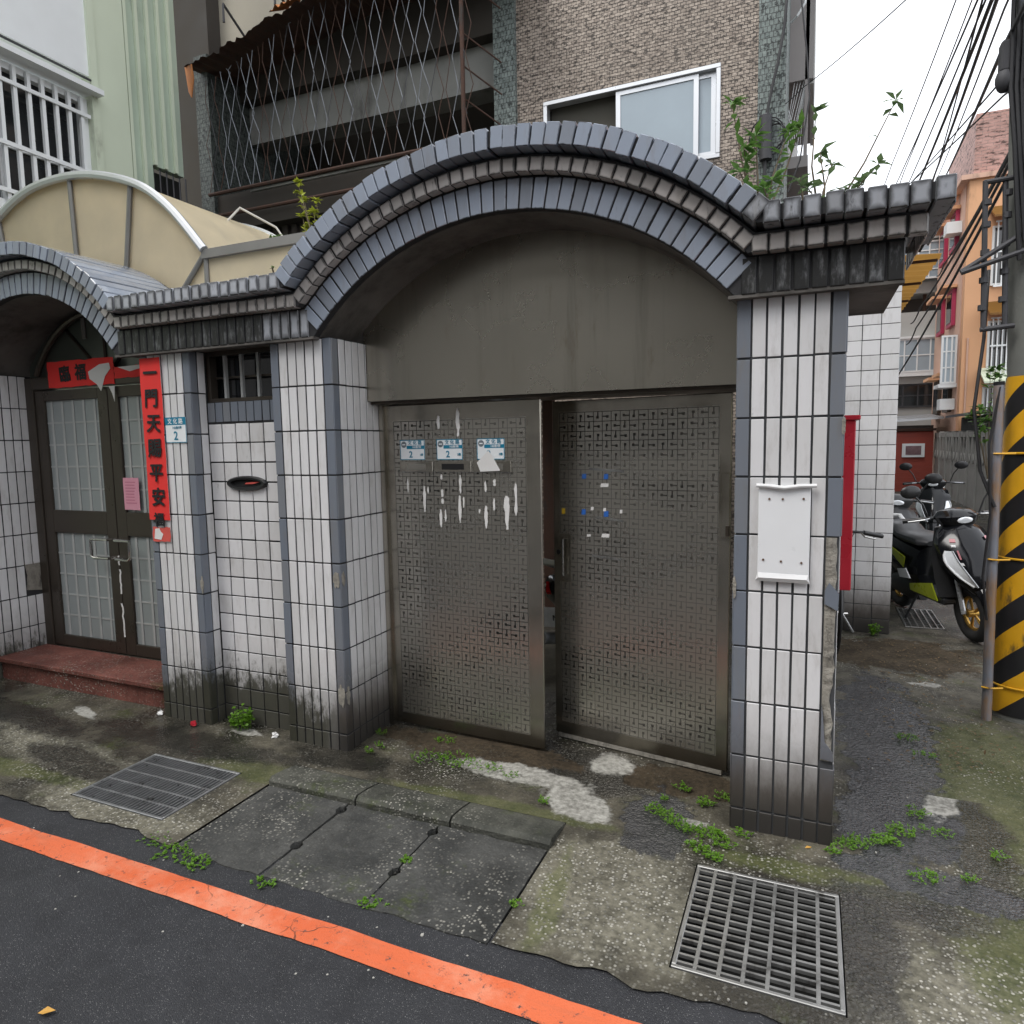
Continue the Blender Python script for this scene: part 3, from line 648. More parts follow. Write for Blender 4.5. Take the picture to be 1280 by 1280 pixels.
# tiles returning round the free end of the cornice
for k in range(9):
    for (bk, xe, z0, z1, mt) in (('B', .64, 2.36, 2.425, 'cap_w'), ('C', .71, 2.44, 2.52, 'cap_gd')):
        put_tile(cn, tile_mesh(.058, z1-z0, .008, mt, None, .003), (xe-.0045, -.12+.0655*(k+.5)+(.05 if bk == 'B' else 0), (z0+z1)/2), (0, 0, math.pi/2), 'tile')
box('drip_edge', 'soffit', cn, -.03, .578, -.046, .0, 2.2045, 2.2175); box('drip_edge', 'soffit', cn, -3.53, -2.06, -.046, .0, 2.2045, 2.2175)
box('soffit_block', 'soffit', cn, .402, .566, .0, .62, 2.205, 2.2165)

# ================================================================== steel double gate
gt = thing('double_gate', 'dull stainless double gate with etched key pattern, standing ajar', 'gate', (-1, .42, 0))
# arched transom plate
b = MB(); arc = [(C2[0]+1.365*math.cos(a), C2[1]+1.365*math.sin(a)) for a in [R(d) for d in range(0, 181, 3)]]
poly = [(-.002, 1.90), (-.002, 2.3)]+[(x, z) for x, z in arc if z > 2.22]+[(-1.996, 2.3), (-1.996, 1.90)]
poly = [(min(max(x, -1.996), -.002), z) for x, z in poly]
b.prism([(x, .30, z) for x, z in poly], (0, .02, 0)); b.build('transom_plate', 'trans', gt)
box('transom_rail', 'brown_fr', gt, -1.985, -.003, .33, .63, 1.885, 1.935)
box('jamb', 'gate', gt, -1.984, -1.955, .40, .47, .0, 1.892); box('jamb', 'gate', gt, -.035, -.004, .40, .47, .0, 1.892)
def leaf(label, M, L, H, x0, nx, z0, nz, cell):
    def bl(mb, name, mat, parent, **k):
        mb.v = [tuple(M @ Vector(p)) for p in mb.v]; return mb.build(name, mat, parent, **k)
    b = MB(); b.box(0, L, -.004, .012, 0, H); lf = bl(b, 'gate_leaf', 'gate', gt, bevel=.004); lf['label'] = label
    b = MB(); b.box(x0-.004, x0+nx*cell+.004, -.0052, -.0042, z0-.004, z0+nz*cell+.004); bl(b, 'etched_field', 'etchf', lf)
    b = MB(); y = -.0058; lw = .0034
    def q(xa, xb, za, zb): b.add([(xa, y, za), (xb, y, za), (xb, y, zb), (xa, y, zb)], [(0, 1, 2, 3)])
    for i in range(nx+1): q(x0+i*cell-lw/2, x0+i*cell+lw/2, z0, z0+nz*cell)
    y = -.0059
    for j in range(nz+1): q(x0, x0+nx*cell, z0+j*cell-lw/2, z0+j*cell+lw/2)
    y = -.0060
    for i in range(nx):
        for j in range(nz):
            k = (i+j*3) % 4; cx = x0+(i+.5)*cell; cz = z0+(j+.5)*cell; c = cell
            def rot(u, v):
                for _ in range(k): u, v = -v, u
                return u, v
            for (ua, ub, va, vb) in ((-.5, .12, -.065, .065), (-.04, .22, -.17, .10)):
                (a1, b1), (a2, b2) = rot(ua, va), rot(ub, vb)
                q(cx+min(a1, a2)*c, cx+max(a1, a2)*c, cz+min(b1, b2)*c, cz+max(b1, b2)*c)
    o = bl(b, 'etched_pattern', 'etch', lf); o['kind'] = 'stuff'
    return lf, bl
ML = Matrix.Translation((-1.972, .425, .018)) @ Matrix.Rotation(-.045, 4, 'Z')
lfL, blL = leaf('left leaf with three letter slots and number plates', ML, .985, 1.862, .075, 16, .07, 33, .0515)
MR = Matrix.Translation((-1.003, .600, .030)) @ Matrix.Rotation(math.atan2(-.155, .955), 4, 'Z')
lfR, blR = leaf('right leaf with thin pull handle', MR, .958, 1.845, .045, 17, .075, 34, .0502)
# letter slots under the plates
for k, (xa, xb, op) in enumerate(((-1.86, -1.64, 0), (-1.63, -1.395, 1), (-1.385, -1.155, 0))):
    inv = ML.inverted(); a = (inv @ Vector((xa, .42, 1.5))).x; c = (inv @ Vector((xb, .42, 1.5))).x
    b = MB(); b.box(a, c, -.012, -.006, 1.488, 1.546); s_ = blL(b, 'letter_flap', 'gate', lfL, bevel=.002)
    b = MB(); b.box(a+.05, c-.045, -.0135, -.0125, 1.50, 1.532); blL(b, 'slot_opening', 'void' if op else 'etchf', lfL)
    b = MB(); b.box(a-.002, c+.004, -.016, -.0065, 1.4855, 1.4885); blL(b, 'slot_lip', 'steel', lfL)
b = MB(); b.tube([(.073, -.004, .905), (.073, -.035, .905), (.073, -.035, 1.105), (.073, -.004, 1.105)], .0055, 8); blR(b, 'pull_handle', 'steel', lfR, smooth=True)
b = MB(); b.box(.012, .105, -.0085, -.0061, .87, 1.13); blR(b, 'lock_plate', 'gate', lfR)
b = MB(); b.cyl((.035, -.016, 1.03), (.035, -.006, 1.03), .013); blR(b, 'lock', 'black_pl', lfR)
b = MB(); b.box(.915, .955, -.014, -.006, 1.16, 1.47); blR(b, 'hinge_plate', 'gate', lfR, bevel=.002)
b = MB(); b.cyl((.948, -.018, 1.17), (.948, -.018, 1.22), .01); blR(b, 'hinge', 'brown_fr', lfR)
b = MB(); b.box(.02, .93, -.006, .03, -.022, -.001); blR(b, 'bottom_seal', 'conc_raw', lfR)
# ================================================================== brown glazed door
DY = .45
dr = thing('glazed_door', 'brown aluminium double door with frosted gridded panes above the red doorstep', 'door', (-4.27, DY, .15))
b = MB(); b.box(-5.15, -5.06, DY-.03, DY+.05, .15, 2.20); b.box(-3.47, -3.385, DY-.03, DY+.05, .15, 2.20); b.box(-5.06, -3.47, DY-.03, DY+.05, 2.11, 2.20); b.box(-5.06, -3.47, DY-.03, DY+.05, .15, .165)
b.build('door_frame', 'brown_fr', dr, bevel=.004)
for x0, x1, hs in ((-5.055, -4.27, 1), (-4.262, -3.475, -1)):
    b = MB(); s = .10; z0, zm0, zm1, z1 = .17, 1.045, 1.215, 2.10
    b.box(x0, x0+s, DY-.02, DY+.02, z0, z1); b.box(x1-s, x1, DY-.02, DY+.02, z0, z1); b.box(x0+s, x1-s, DY-.02, DY+.02, z0, z0+.085); b.box(x0+s, x1-s, DY-.02, DY+.02, zm0, zm1); b.box(x0+s, x1-s, DY-.02, DY+.02, z1-.075, z1)
    lf = b.build('door_leaf', 'brown_fr', dr, bevel=.003)
    for (pa, pb) in ((z0+.085, zm0), (zm1, z1-.075)):
        box('pane', 'pane_frost', lf, x0+s, x1-s, DY-.002, DY+.004, pa, pb)
        nxx, nzz = 5, 5
        for i in range(1, nxx+1):
            xx = x0+s+(x1-x0-2*s)*(i-.45)/nxx; box('muntin', 'pane_bar', lf, xx-.011, xx+.011, DY-.008, DY-.003, pa+.002, pb-.002)
        for j in range(1, nzz):
            zz = pa+(pb-pa)*j/nzz; box('muntin', 'pane_bar', lf, x0+s+.002, x1-s-.002, DY-.006, DY-.0025, zz-.006, zz+.006)
    xh = x1-.035 if hs == 1 else x0+.035
    xk = xh-hs*.16
    MB().tube([(xh, DY-.02, 1.02), (xh-.0, DY-.075, 1.02), (xk, DY-.085, 1.02), (xk-.0, DY-.085, .98), (xk, DY-.085, .90), (xk+hs*.02, DY-.085, .885), (xh, DY-.075, .885), (xh, DY-.02, .885)], .011, 8).build('handle', 'steel', lf, smooth=True)
for z0, z1 in ((.30, .55), (.62, .80), (.83, .90)):
    pts = [(-4.268+.016*nz3(z, 2, 30), z0+(z1-z0)*k/8) for k, z in enumerate([z0+(z1-z0)*k/8 for k in range(9)])]
    MB().prism([(x-.008, DY-.0215, z) for x, z in pts]+[(x+.008, DY-.0215, z) for x, z in pts[::-1]], (0, -.001, 0)).build('peeled_paint', 'paper_w', dr)
# fanlight
ar = [(C1[0]+1.03*math.cos(R(d)), C1[1]+1.03*math.sin(R(d))) for d in range(20, 161, 5)]
b = MB(); b.prism([(min(max(x, -5.15), -3.385), DY+.02, z) for x, z in [(-3.385, 2.20), (-3.385, 2.24)]+[p for p in ar if p[1] > 2.24]+[(-5.15, 2.24), (-5.15, 2.20)]], (0, .01, 0)); b.build('fanlight', m_glass('dusty_green_fanlight', (.085, .10, .085), .3), dr)
MB().tube([(C1[0]+.80*math.cos(R(d))*.98, DY-.02, 1.70+.92*math.sin(R(d))) for d in range(32, 149, 6)], .022, 8).build('fanlight_rim', 'brown_fr', dr, smooth=True)
for k in range(3): MB().cyl((-4.3+(k-1)*.05, DY+.015, 2.21), (-4.3+(k-1)*.42, DY+.015, 2.55), .012, 6).build('fanlight_bar', 'brown_fr', dr)
# doorstep
MAT['granite'] = m_concrete('red_granite', (.24, .095, .075), (.15, .056, .045), .35, .1, .2)
ds = thing('doorstep', 'red granite doorstep below the brown glazed door', 'doorstep', (-4.27, .25, 0))
box('riser', 'granite', ds, -5.14, -3.39, .085, .62, -.03, .128); box('tread', 'granite', ds, -5.145, -3.388, .055, .42, .129, .165, bevel=.006)
# ---------- paper on and around the door
def paper(name, label, cat, mat, pts, y, th=.0015, group=None, curl=0.0):
    cx = sum(p[0] for p in pts)/len(pts); cz = min(p[1] for p in pts); root = thing(name, label, cat, (cx, y, cz), group)
    MB().prism([(px, y, pz) for px, pz in pts], (0, -th, 0)).build('sheet', mat, root); return root
def ragged(x0, x1, z0, z1, n=14, amp=.006, seed=0):
    pts = []
    for (a, c) in (((x0, z0), (x1, z0)), ((x1, z0), (x1, z1)), ((x1, z1), (x0, z1)), ((x0, z1), (x0, z0))):
        for k in range(n):
            t = k/n; x = a[0]+(c[0]-a[0])*t; z = a[1]+(c[1]-a[1])*t
            pts.append((x+amp*nz3(x, z, 25, seed), z+amp*nz3(x, z, 27, seed+3)))
    return pts
cp = thing('paper_couplet', 'long red paper couplet with black brush characters on the pillar by the door', 'couplet', (-3.29, -.01, 1.1))
b = MB(); n = 30; V = []
for k in range(n+1):
    z = 1.235+(2.19-1.235)*k/n; e1 = .004*nz3(z, 1, 9); cv = .004*math.sin(z*9)
    V += [(-3.376+e1+.004, -.008+cv*.4-.004, z), (-3.29, -.010+cv*.3, z), (-3.203+e1, -.009-cv*.3-.003, z)]
b.add(V, [f for k in range(n) for f in ((3*k, 3*k+1, 3*k+4, 3*k+3), (3*k+1, 3*k+2, 3*k+5, 3*k+4))]); b.build('strip', 'paper_r', cp, smooth=True)
MB().prism([(x, -.009, z) for x, z in ragged(-3.36, -3.212, 1.105, 1.19, seed=4, amp=.012)], (0, -.001, 0)).build('torn_strip', 'paper_rf', cp)
MB().prism([(x, -.011, z) for x, z in ((-3.345, 1.12), (-3.29, 1.115), (-3.27, 1.15), (-3.29, 1.165), (-3.30, 1.185), (-3.335, 1.18))], (0, -.001, 0)).build('torn_patch', 'paper_w', cp)
for k, ch in enumerate('一門天賜平安'):
    text('character', ch, .115, 'ink', cp, front(-3.288+random.uniform(-.004, .004), -.0165, 2.095-k*.146, 0, random.uniform(-.05, .05)), bold=.0035, shear=.08)
text('character', '福', .085, 'ink', cp, front(-3.29, -.0165, 1.232), bold=.003)
bn = thing('paper_banner', 'torn red paper banner pasted across the top of the brown door', 'banner', (-4.4, DY-.035, 2.1))
MB().prism([(x, DY-.033, z) for x, z in ragged(-4.86, -4.16, 2.115, 2.30, seed=7, amp=.012)], (0, -.0015, 0)).build('strip', 'paper_r', bn)
MB().prism([(x, DY-.033, z) for x, z in ragged(-4.16, -3.55, 2.15, 2.225, seed=9, amp=.016)], (0, -.0015, 0)).build('torn_strip', 'paper_r', bn)
MB().prism([(x, DY-.036, z) for x, z in ((-4.42, 2.21), (-4.30, 2.255), (-4.20, 2.26), (-4.19, 2.22), (-4.25, 2.17), (-4.30, 2.07), (-4.34, 2.12), (-4.41, 2.16))], (0, -.0015, 0)).build('torn_patch', 'paper_w', bn)
MB().prism([(x, DY-.036, z) for x, z in ((-4.12, 2.225), (-3.6, 2.235), (-3.62, 2.21), (-3.9, 2.205), (-4.0, 2.19))], (0, -.0015, 0)).build('torn_patch', 'paper_w', bn)
MB().prism([(x, DY-.036, z) for x, z in ((-4.22, 2.10), (-4.16, 2.10), (-4.17, 1.99), (-4.19, 2.05))], (0, -.0015, 0)).build('torn_patch', 'paper_w', bn)
text('character', '臨', .12, 'ink', bn, front(-4.67, DY-.038, 2.20, 0, .1), bold=.004); text('character', '福', .12, 'ink', bn, front(-4.50, DY-.038, 2.205), bold=.004)
nt = paper('pink_notice', 'small pink notice pasted on the brown glazed door', 'notice', 'paper_p', ragged(-4.165, -4.01, 1.235, 1.46, amp=.003, seed=3), DY-.022)
for k in range(7): box('print_line', 'print_r', nt, -4.15, -4.03-random.uniform(0, .03), DY-.0245, DY-.0236, 1.425-k*.022, 1.429-k*.022) if False else None
MAT['print_r'] = plain('red_print', (.5, .12, .2), .8)
for k in range(8): box('print_line', 'print_r', nt, -4.145, -4.035-random.uniform(0, .03), DY-.0245, DY-.0236, 1.428-k*.021, 1.432-k*.021)
# ---------- house number plates
def plate(label, M, w, h, style):
    o0 = M.translation; root = thing('house_number_plate', label, 'number plate', tuple(o0), 'enamel house number plates')
    def bl(mb, name, mat, **k):
        mb.v = [tuple(M @ Vector(p)) for p in mb.v]; return mb.build(name, mat, root, **k)
    bl(MB().box(-w/2, w/2, -.003, 0, -h/2, h/2), 'plate', 'plate_w', bevel=.0008)
    b = MB()
    for q in ((-w/2, w/2, -h/2, -h/2+.004), (-w/2, w/2, h/2-.004, h/2), (-w/2, -w/2+.004, -h/2, h/2), (w/2-.004, w/2, -h/2, h/2)): b.box(q[0], q[1], -.0036, -.0031, q[2], q[3])
    bl(b, 'border', 'plate_b')
    F = lambda x, z: M @ Matrix.Translation((x, -.0042, z)) @ Matrix.Rotation(math.pi/2, 4, 'X')
    if style == 'pillar':
        bl(MB().box(-w/2+.004, w/2-.004, -.0037, -.0031, h/2-.045, h/2-.004), 'header', 'plate_b')
        text('street_name', '文 化 路', .034, 'plate_w', root, F(0, h/2-.026), .0002, .0006)
        text('lane_text', '142巷7弄', .019, 'plate_b', root, F(.012, h/2-.062), .0002, .0003)
        text('number', '2', .07, 'plate_b', root, F(0, -h/2+.038), .0002, .0012)
    else:
        bl(MB().box(-w/2+.045, w/2-.004, -.0037, -.0031, .005, .024), 'header', 'plate_b')
        text('street_name', '文 化 路', .026, 'plate_b', root, F(.018, .038), .0002, .0004)
        text('lane_text', '142巷7弄', .015, 'plate_w', root, F(.03, .0145), .0002, .0003)
        text('number', '2', .05, 'plate_b', root, F(-.01, -.027), .0002, .001); text('floor_text', style, .015, 'plate_b', root, F(w/2-.022, -.028), .0002, .0004)
        b = MB(); b.prism([(-w/2+.026+.018*math.cos(a), -.0037, .03+.018*math.sin(a)) for a in [R(d) for d in range(0, 360, 24)]], (0, .0005, 0)); bl(b, 'emblem', 'emb')
        b = MB(); b.box(-w/2+.016, -w/2+.036, -.0042, -.0038, .027, .033); bl(b, 'emblem_mark', 'plate_w')
    return root
MAT['emb'] = plain('plate_emblem', (.16, .19, .21), .5, var=.4, vs_=60)
plate('blue headed house number plate 2 on the pillar beside the red couplet', Matrix.Translation((-3.118, -.002, 1.767)), .168, .148, 'pillar')
invL = ML.inverted()
for (xc, lb, st) in ((-1.773, 'house number plate 2 on the gate leaf, above the flap holding scrap', '1樓'), (-1.530, 'house number plate 2 on the gate leaf, above the open black slot', '2樓'), (-1.276, 'house number plate 2 on the gate leaf, partly covered by a leaflet', '3樓')):
    lx = (invL @ Vector((xc, .4, 1.62))).x
    plate('' + lb, ML @ Matrix.Translation((lx, -.0062, 1.61)), .165, .112, st)
def on_leaf(M, name, label, cat, mat, pts, group, off=-.0068, th=.001):
    c = M @ Vector((sum(p[0] for p in pts)/len(pts), off, min(p[1] for p in pts))); root = thing(name, label, cat, tuple(c), group)
    b = MB().prism([(px, off, pz) for px, pz in pts], (0, -th, 0)); b.v = [tuple(M @ Vector(p)) for p in b.v]; b.build('sheet', mat, root); return root
lx = lambda X: (invL @ Vector((X, .41, 1))).x
on_leaf(ML, 'leaflet', 'folded pale leaflet stuck in the letter flap under a number plate', 'leaflet', 'paper_lv' if 'paper_lv' in MAT else 'paper_w', [(lx(-1.355), 1.538), (lx(-1.335), 1.49), (lx(-1.215), 1.495), (lx(-1.262), 1.575), (lx(-1.285), 1.602)], None, -.018)
sc = [(-1.585, 1.76, .014, .035), (-1.462, 1.755, .015, .075), (-1.80, 1.41, .010, .038), (-1.69, 1.335, .014, .075), (-1.665, 1.385, .006, .02), (-1.575, 1.46, .008, .014), (-1.572, 1.37, .010, .022), (-1.572, 1.325, .010, .014),
      (-1.585, 1.23, .012, .05), (-1.555, 1.245, .009, .035), (-1.455, 1.42, .010, .05), (-1.462, 1.285, .013, .075), (-1.437, 1.32, .007, .03), (-1.30, 1.41, .010, .03), (-1.245, 1.43, .012, .018), (-1.30, 1.245, .013, .06), (-1.25, 1.315, .008, .032), (-1.175, 1.27, .022, .09), (-1.12, 1.345, .012, .085), (-1.34, 1.275, .006, .012)]
for k, (X_, z, w_, h_) in enumerate(sc):
    c = lx(X_-.012); pts = []
    for q in range(22):
        a = 2*math.pi*q/22; jag = 1+.42*nz3(math.cos(a)*1.7+k*3.1, math.sin(a)*1.7, 1.0, k)+.3*random.uniform(-1, 1)*(q % 2)
        ww = w_*(.65+.5*nz3(k*1.7, math.sin(a), 2, 9))
        pts.append((c+ww*math.copysign(abs(math.cos(a))**.6, math.cos(a))*jag, z+h_*math.copysign(abs(math.sin(a))**.8, math.sin(a))*(.8+.2*jag)))
    on_leaf(ML, 'paper_scrap', 'torn white paper scrap glued on the left gate leaf', 'paper scrap', 'paper_w', pts, 'torn paper scraps on the left gate leaf')
invR = MR.inverted(); rx = lambda px: (px-690)/(917-690)*.958
for k, (pa, pb, z, h_) in enumerate(((742, 789, 1.485, .012), (752, 787, 1.23, .012), (745, 786, 1.025, .012))):
    on_leaf(MR, 'tape_strip', 'dusty strip of tape left on the right gate leaf', 'tape', 'tape_d' if 'tape_d' in MAT else 'alu_d', [(rx(pa), z-h_/2), (rx(pb), z-h_/2-.012), (rx(pb), z+h_/2-.012), (rx(pa), z+h_/2)], 'dusty tape strips on the right gate leaf')
for k, (px, z, w_, h_, mt, nm) in enumerate(((735, 1.445, .013, .013, 'blue', 'blue'), (765, 1.445, .013, .014, 'blue', 'blue'), (734, 1.255, .013, .015, 'blue', 'blue'), (765, 1.25, .014, .016, 'blue', 'blue'), (763, 1.40, .024, .010, 'paper_w', 'white'), (764, 1.135, .024, .010, 'paper_w', 'white'), (746, 1.275, .009, .009, 'paper_w', 'white'), (763, 1.272, .009, .009, 'paper_w', 'white'), (785, 1.265, .008, .010, 'paper_w', 'white'), (741, 1.13, .012, .006, 'paper_w', 'white'), (705, 1.255, .011, .016, 'yellow_st', 'yellow'))):
    c = rx(px); on_leaf(MR, 'sticker_scrap', 'small %s sticker remnant on the right gate leaf' % nm, 'sticker', mt, [(c-w_, z-h_), (c+w_*.9, z-h_*.9), (c+w_, z+h_), (c-w_*.8, z+h_*.9)], nm+' sticker remnants on the right gate leaf')
# ---------- blank board on the pillar
bd = thing('blank_board', 'blank white plastic board screwed to the broken-edged tiled pillar', 'board', (.19, -.02, 1.08))
box('panel', 'white_pl', bd, .095, .288, -.016, -.001, 1.10, 1.468, bevel=.002)
MB().tube([(.087, -.022, 1.472), (.13, -.024, 1.470), (.19, -.026, 1.463), (.25, -.024, 1.471), (.308, -.022, 1.472)], .008, 8).build('top_roll', 'tape', bd, smooth=True)
b = MB(); b.add([(.086, -.018, 1.085), (.292, -.018, 1.083), (.286, -.019, 1.118), (.098, -.019, 1.12), (.10, -.027, 1.10), (.28, -.027, 1.10)], [(0, 1, 5, 4), (4, 5, 2, 3), (0, 4, 3), (1, 2, 5)]); b.build('bottom_fold', 'tape', bd)
for x, z in ((.136, 1.418), (.186, 1.418), (.262, 1.42), (.117, 1.172), (.184, 1.168), (.259, 1.166)): MB().cyl((x, -.019, z), (x, -.0155, z), .0045, 10).build('screw', 'screw', bd)
# ---------- red cabinet behind the pillar
rc = thing('red_cabinet', 'narrow red metal cabinet fixed behind the broken-edged pillar', 'cabinet', (.44, .35, 1.02))
box('body', 'red_paint', rc, .4015, .447, .16, .60, 1.03, 1.725, bevel=.004); box('cap', 'red_paint', rc, .4015, .463, .145, .62, 1.7255, 1.745, bevel=.004)
# ================================================================== bicycle
bk = thing('bicycle', 'black bicycle leaning behind the broken-edged pillar', 'bicycle')
def wheel(root, y, r=.31, name='wheel'):
    MB().tube([(0, y+r*math.cos(a), r+.012+r*math.sin(a)) for a in [2*math.pi*k/32 for k in range(32)]], .016, 8, closed=True).build('tyre', 'black_pl', root, smooth=True)
    MB().tube([(0, y+(r-.022)*math.cos(a), r+.012+(r-.022)*math.sin(a)) for a in [2*math.pi*k/32 for k in range(32)]], .008, 6, closed=True).build('rim', 'steel', root, smooth=True)
    b = MB(); b.cyl((-.04, y, r+.012), (.04, y, r+.012), .018)
    for k in range(16):
        a = 2*math.pi*k/16; b.cyl((.02*(-1)**k, y, r+.012), (0, y+(r-.02)*math.cos(a), r+.012+(r-.02)*math.sin(a)), .0018, 4)
    b.build('spokes', 'steel', root)
wheel(bk, -.5); wheel(bk, .5)
b = MB()
for p, q in (((0, -.36, .80), (0, .16, .78)), ((0, -.38, .72), (0, .05, .30)), ((0, .18, .84), (0, .05, .30)), ((.03, .5, .322), (.02, .05, .30)), ((-.03, .5, .322), (-.02, .05, .30)), ((.03, .5, .322), (0, .17, .76)), ((-.03, .5, .322), (0, .17, .76)), ((.04, -.5, .322), (.03, -.40, .66)), ((-.04, -.5, .322), (-.03, -.40, .66)), ((0, -.40, .66), (0, -.34, .92))): b.cyl(p, q, .014, 8)
b.build('frame', 'black_pl', bk, smooth=True)
MB().tube([(-.29, -.26, .90), (-.16, -.34, .93), (0, -.34, .93), (.16, -.34, .93), (.29, -.26, .90)], .011, 8).build('handlebar', 'black_pl', bk, smooth=True)
for s in (-1, 1):
    MB().cyl((s*.17, -.335, .928), (s*.31, -.25, .897), .018, 10).build('grip', 'black_pl', bk, smooth=True)
    MB().tube([(s*.15, -.35, .925), (s*.17, -.41, .905), (s*.25, -.36, .885)], .006, 6).build('brake_lever', 'steel', bk)
MB().loft([[(wx*math.cos(a), y, .93+z+.035*math.sin(a)) for a in [2*math.pi*k/10 for k in range(10)]] for y, wx, z in ((.02, .02, 0), (.10, .04, 0), (.22, .09, .01), (.30, .10, .02), (.33, .06, .02))]).build('saddle', 'black_pl', bk, smooth=True)
MB().cyl((0, .18, .80), (0, .19, .92), .013, 8).build('seat_post', 'steel', bk); MB().cyl((-.03, .05, .30), (.03, .05, .30), .08, 16).build('chainring', 'steel', bk)
for s in (-1, 1): MB().tube([(s*.03, .05, .30), (s*.06, .05+s*.1, .30-s*.13), (s*.15, .05+s*.1, .30-s*.13)], .011, 6).build('crank', 'steel', bk)
MB().cyl((.04, .1, .28), (.20, .16, .014), .009, 6).build('kickstand', 'alu', bk)
for k in range(3): MB().tube([(-.1+.1*k, -.36, .92), (-.05+.05*k, -.46, .84), (0, -.42, .72), (.01, -.2, .70)], .004, 5).build('brake_cable', 'black_pl', bk)
bk.location = (.455, 3.28, 0); bk.rotation_euler = (0, .03, R(3))
# ================================================================== scooters
MAT['sc_black'] = plain('gloss_black_paint', (.006, .0065, .008), .10, var=.1, spec=.35)
MAT['sc_grey'] = plain('dark_grey_plastic', (.022, .023, .025), .4, var=.2)
MAT['sc_white'] = plain('white_paint', (.72, .73, .74), .2, var=.05)
MAT['sc_lime'] = plain('lime_paint', (.34, .40, .02), .3, var=.1)
MAT['gold'] = plain('gold_rim', (.55, .33, .08), .3, .8, var=.15)
MAT['lens'] = plain('clear_lens', (.86, .89, .92), .08, .25, var=.12)
MAT['red_lens'] = plain('red_lens', (.5, .015, .015), .12)
MAT['tyre'] = plain('tyre_rubber', (.018, .018, .018), .8, var=.3)
MAT['pinkd'] = plain('red_white_decal', (.50, .20, .22), .4, var=.3, vs_=30)
MAT['silver'] = plain('silver_paint', (.45, .46, .47), .3, .6, var=.1)
def scooter(label, loc, rz, lean=.0, body='sc_black', side='sc_lime', rim='gold', decal=True, plate_text=None, mirrors=True):
    rt_ = thing('scooter', label, 'scooter', (0, 0, 0), 'scooters parked along the alley')
    WI[rt_.name] = Matrix.Identity(4)
    def ring(w, yn, ym, yb, z): return [(0, yn, z), (w*.55, yn+.03*(1), z), (w, ym, z), (w*.85, yb, z), (0, yb+.02, z), (-w*.85, yb, z), (-w, ym, z), (-w*.55, yn+.03, z)]
    for y, nm in ((-.62, 'front_wheel'), (.60, 'rear_wheel')):
        r = .235; wh = MB().tube([(0, y+(r-.05)*math.cos(a), r+(r-.05)*math.sin(a)) for a in [2*math.pi*k/28 for k in range(28)]], .05, 10, closed=True).build(nm, 'tyre', rt_, smooth=True)
        MB().tube([(0, y+.135*math.cos(a), r+.135*math.sin(a)) for a in [2*math.pi*k/24 for k in range(24)]], .017, 8, closed=True).build('rim', rim, wh, smooth=True)
        b = MB(); b.cyl((-.05, y, r), (.05, y, r), .03)
        for k in range(5):
            for s in (-.09, .09):
                a = 2*math.pi*k/5+s; b.cyl((.0, y+.02*math.cos(a), r+.02*math.sin(a)), (0, y+.135*math.cos(a), r+.135*math.sin(a)), .008, 6)
        b.build('rim_spokes', rim, wh, smooth=True)
    MB().tube([(0, -.62+.27*math.cos(a), .235+.27*math.sin(a)) for a in [R(d) for d in range(40, 171, 13)]], [.03]+[.062]*9+[.02], 8).build('front_mudguard', body, rt_, smooth=True)
    for s in (-1, 1): MB().cyl((s*.075, -.62, .235), (s*.065, -.50, .60), .019, 8).build('fork_leg', 'silver', rt_, smooth=True)
    sec = [(.012, -.83, -.80, -.70, .375), (.075, -.85, -.74, -.60, .45), (.155, -.83, -.68, -.53, .56), (.205, -.755, -.62, -.47, .68), (.21, -.68, -.56, -.43, .80), (.17, -.60, -.50, -.41, .90), (.10, -.55, -.47, -.41, .945)]
    MB().loft([ring(*q) for q in sec]).build('front_fairing', body, rt_, smooth=True)
    # slanted headlamp lenses lying on the fairing
    def surf(z, s, sd):
        for i in range(len(sec)-1):
            if sec[i][4] <= z <= sec[i+1][4]:
                t = (z-sec[i][4])/(sec[i+1][4]-sec[i][4]); q = [sec[i][k]+(sec[i+1][k]-sec[i][k])*t for k in range(5)]; break
        P0 = Vector((q[0]*.55, q[1]+.03, z)); P1 = Vector((q[0], q[2], z)); p = P0.lerp(P1, s); p += Vector((.55, -.8, .1)).normalized()*.010
        return (p.x*sd, p.y, p.z)
    for sd in (-1, 1):
        b = MB(); V = []; zs = [.49+.27*k/8 for k in range(9)]
        for k, z in enumerate(zs):
            t = k/8; V += [surf(z, .02+.30*t, sd), surf(z, .30+.42*math.sin(math.pi*t)**.7+.38*t, sd)]
        b.add(V, [(2*k, 2*k+1, 2*k+3, 2*k+2) for k in range(8)]); b.build('headlight', 'lens', rt_, smooth=True)
        MB().tube([V[2*k] for k in range(9)], .006, 5).build('trim', 'silver', rt_)
        MB().tube([V[2*k+1] for k in range(9)], .010, 6).build('trim', 'sc_white' if decal else 'silver', rt_, smooth=True)
    if decal:
        for sd in (-1, 1):
            for (za, zb, sa, sb, mt) in ((.825, .85, .0, .35, 'pinkd'), (.79, .805, .05, .30, 'sc_white'), (.70, .765, .0, .10, 'pinkd'), (.655, .675, .0, .16, 'sc_white')):
                V = [surf(za+(zb-za)*i/3, sa+(sb-sa)*j/3, sd) for i in range(4) for j in range(4)]
                MB().add(V, [(i*4+j, i*4+j+1, i*4+j+5, i*4+j+4) for i in range(3) for j in range(3)]).build('decal', mt, rt_)
    MB().loft([[(w*math.cos(a), y0+d*math.sin(a), z) for a in [2*math.pi*k/14 for k in range(14)]] for w, d, y0, z in ((.09, .05, -.47, .90), (.15, .09, -.46, .965), (.17, .11, -.44, 1.01), (.13, .09, -.42, 1.05), (.05, .04, -.41, 1.065))]).build('handlebar_cover', body, rt_, smooth=True)
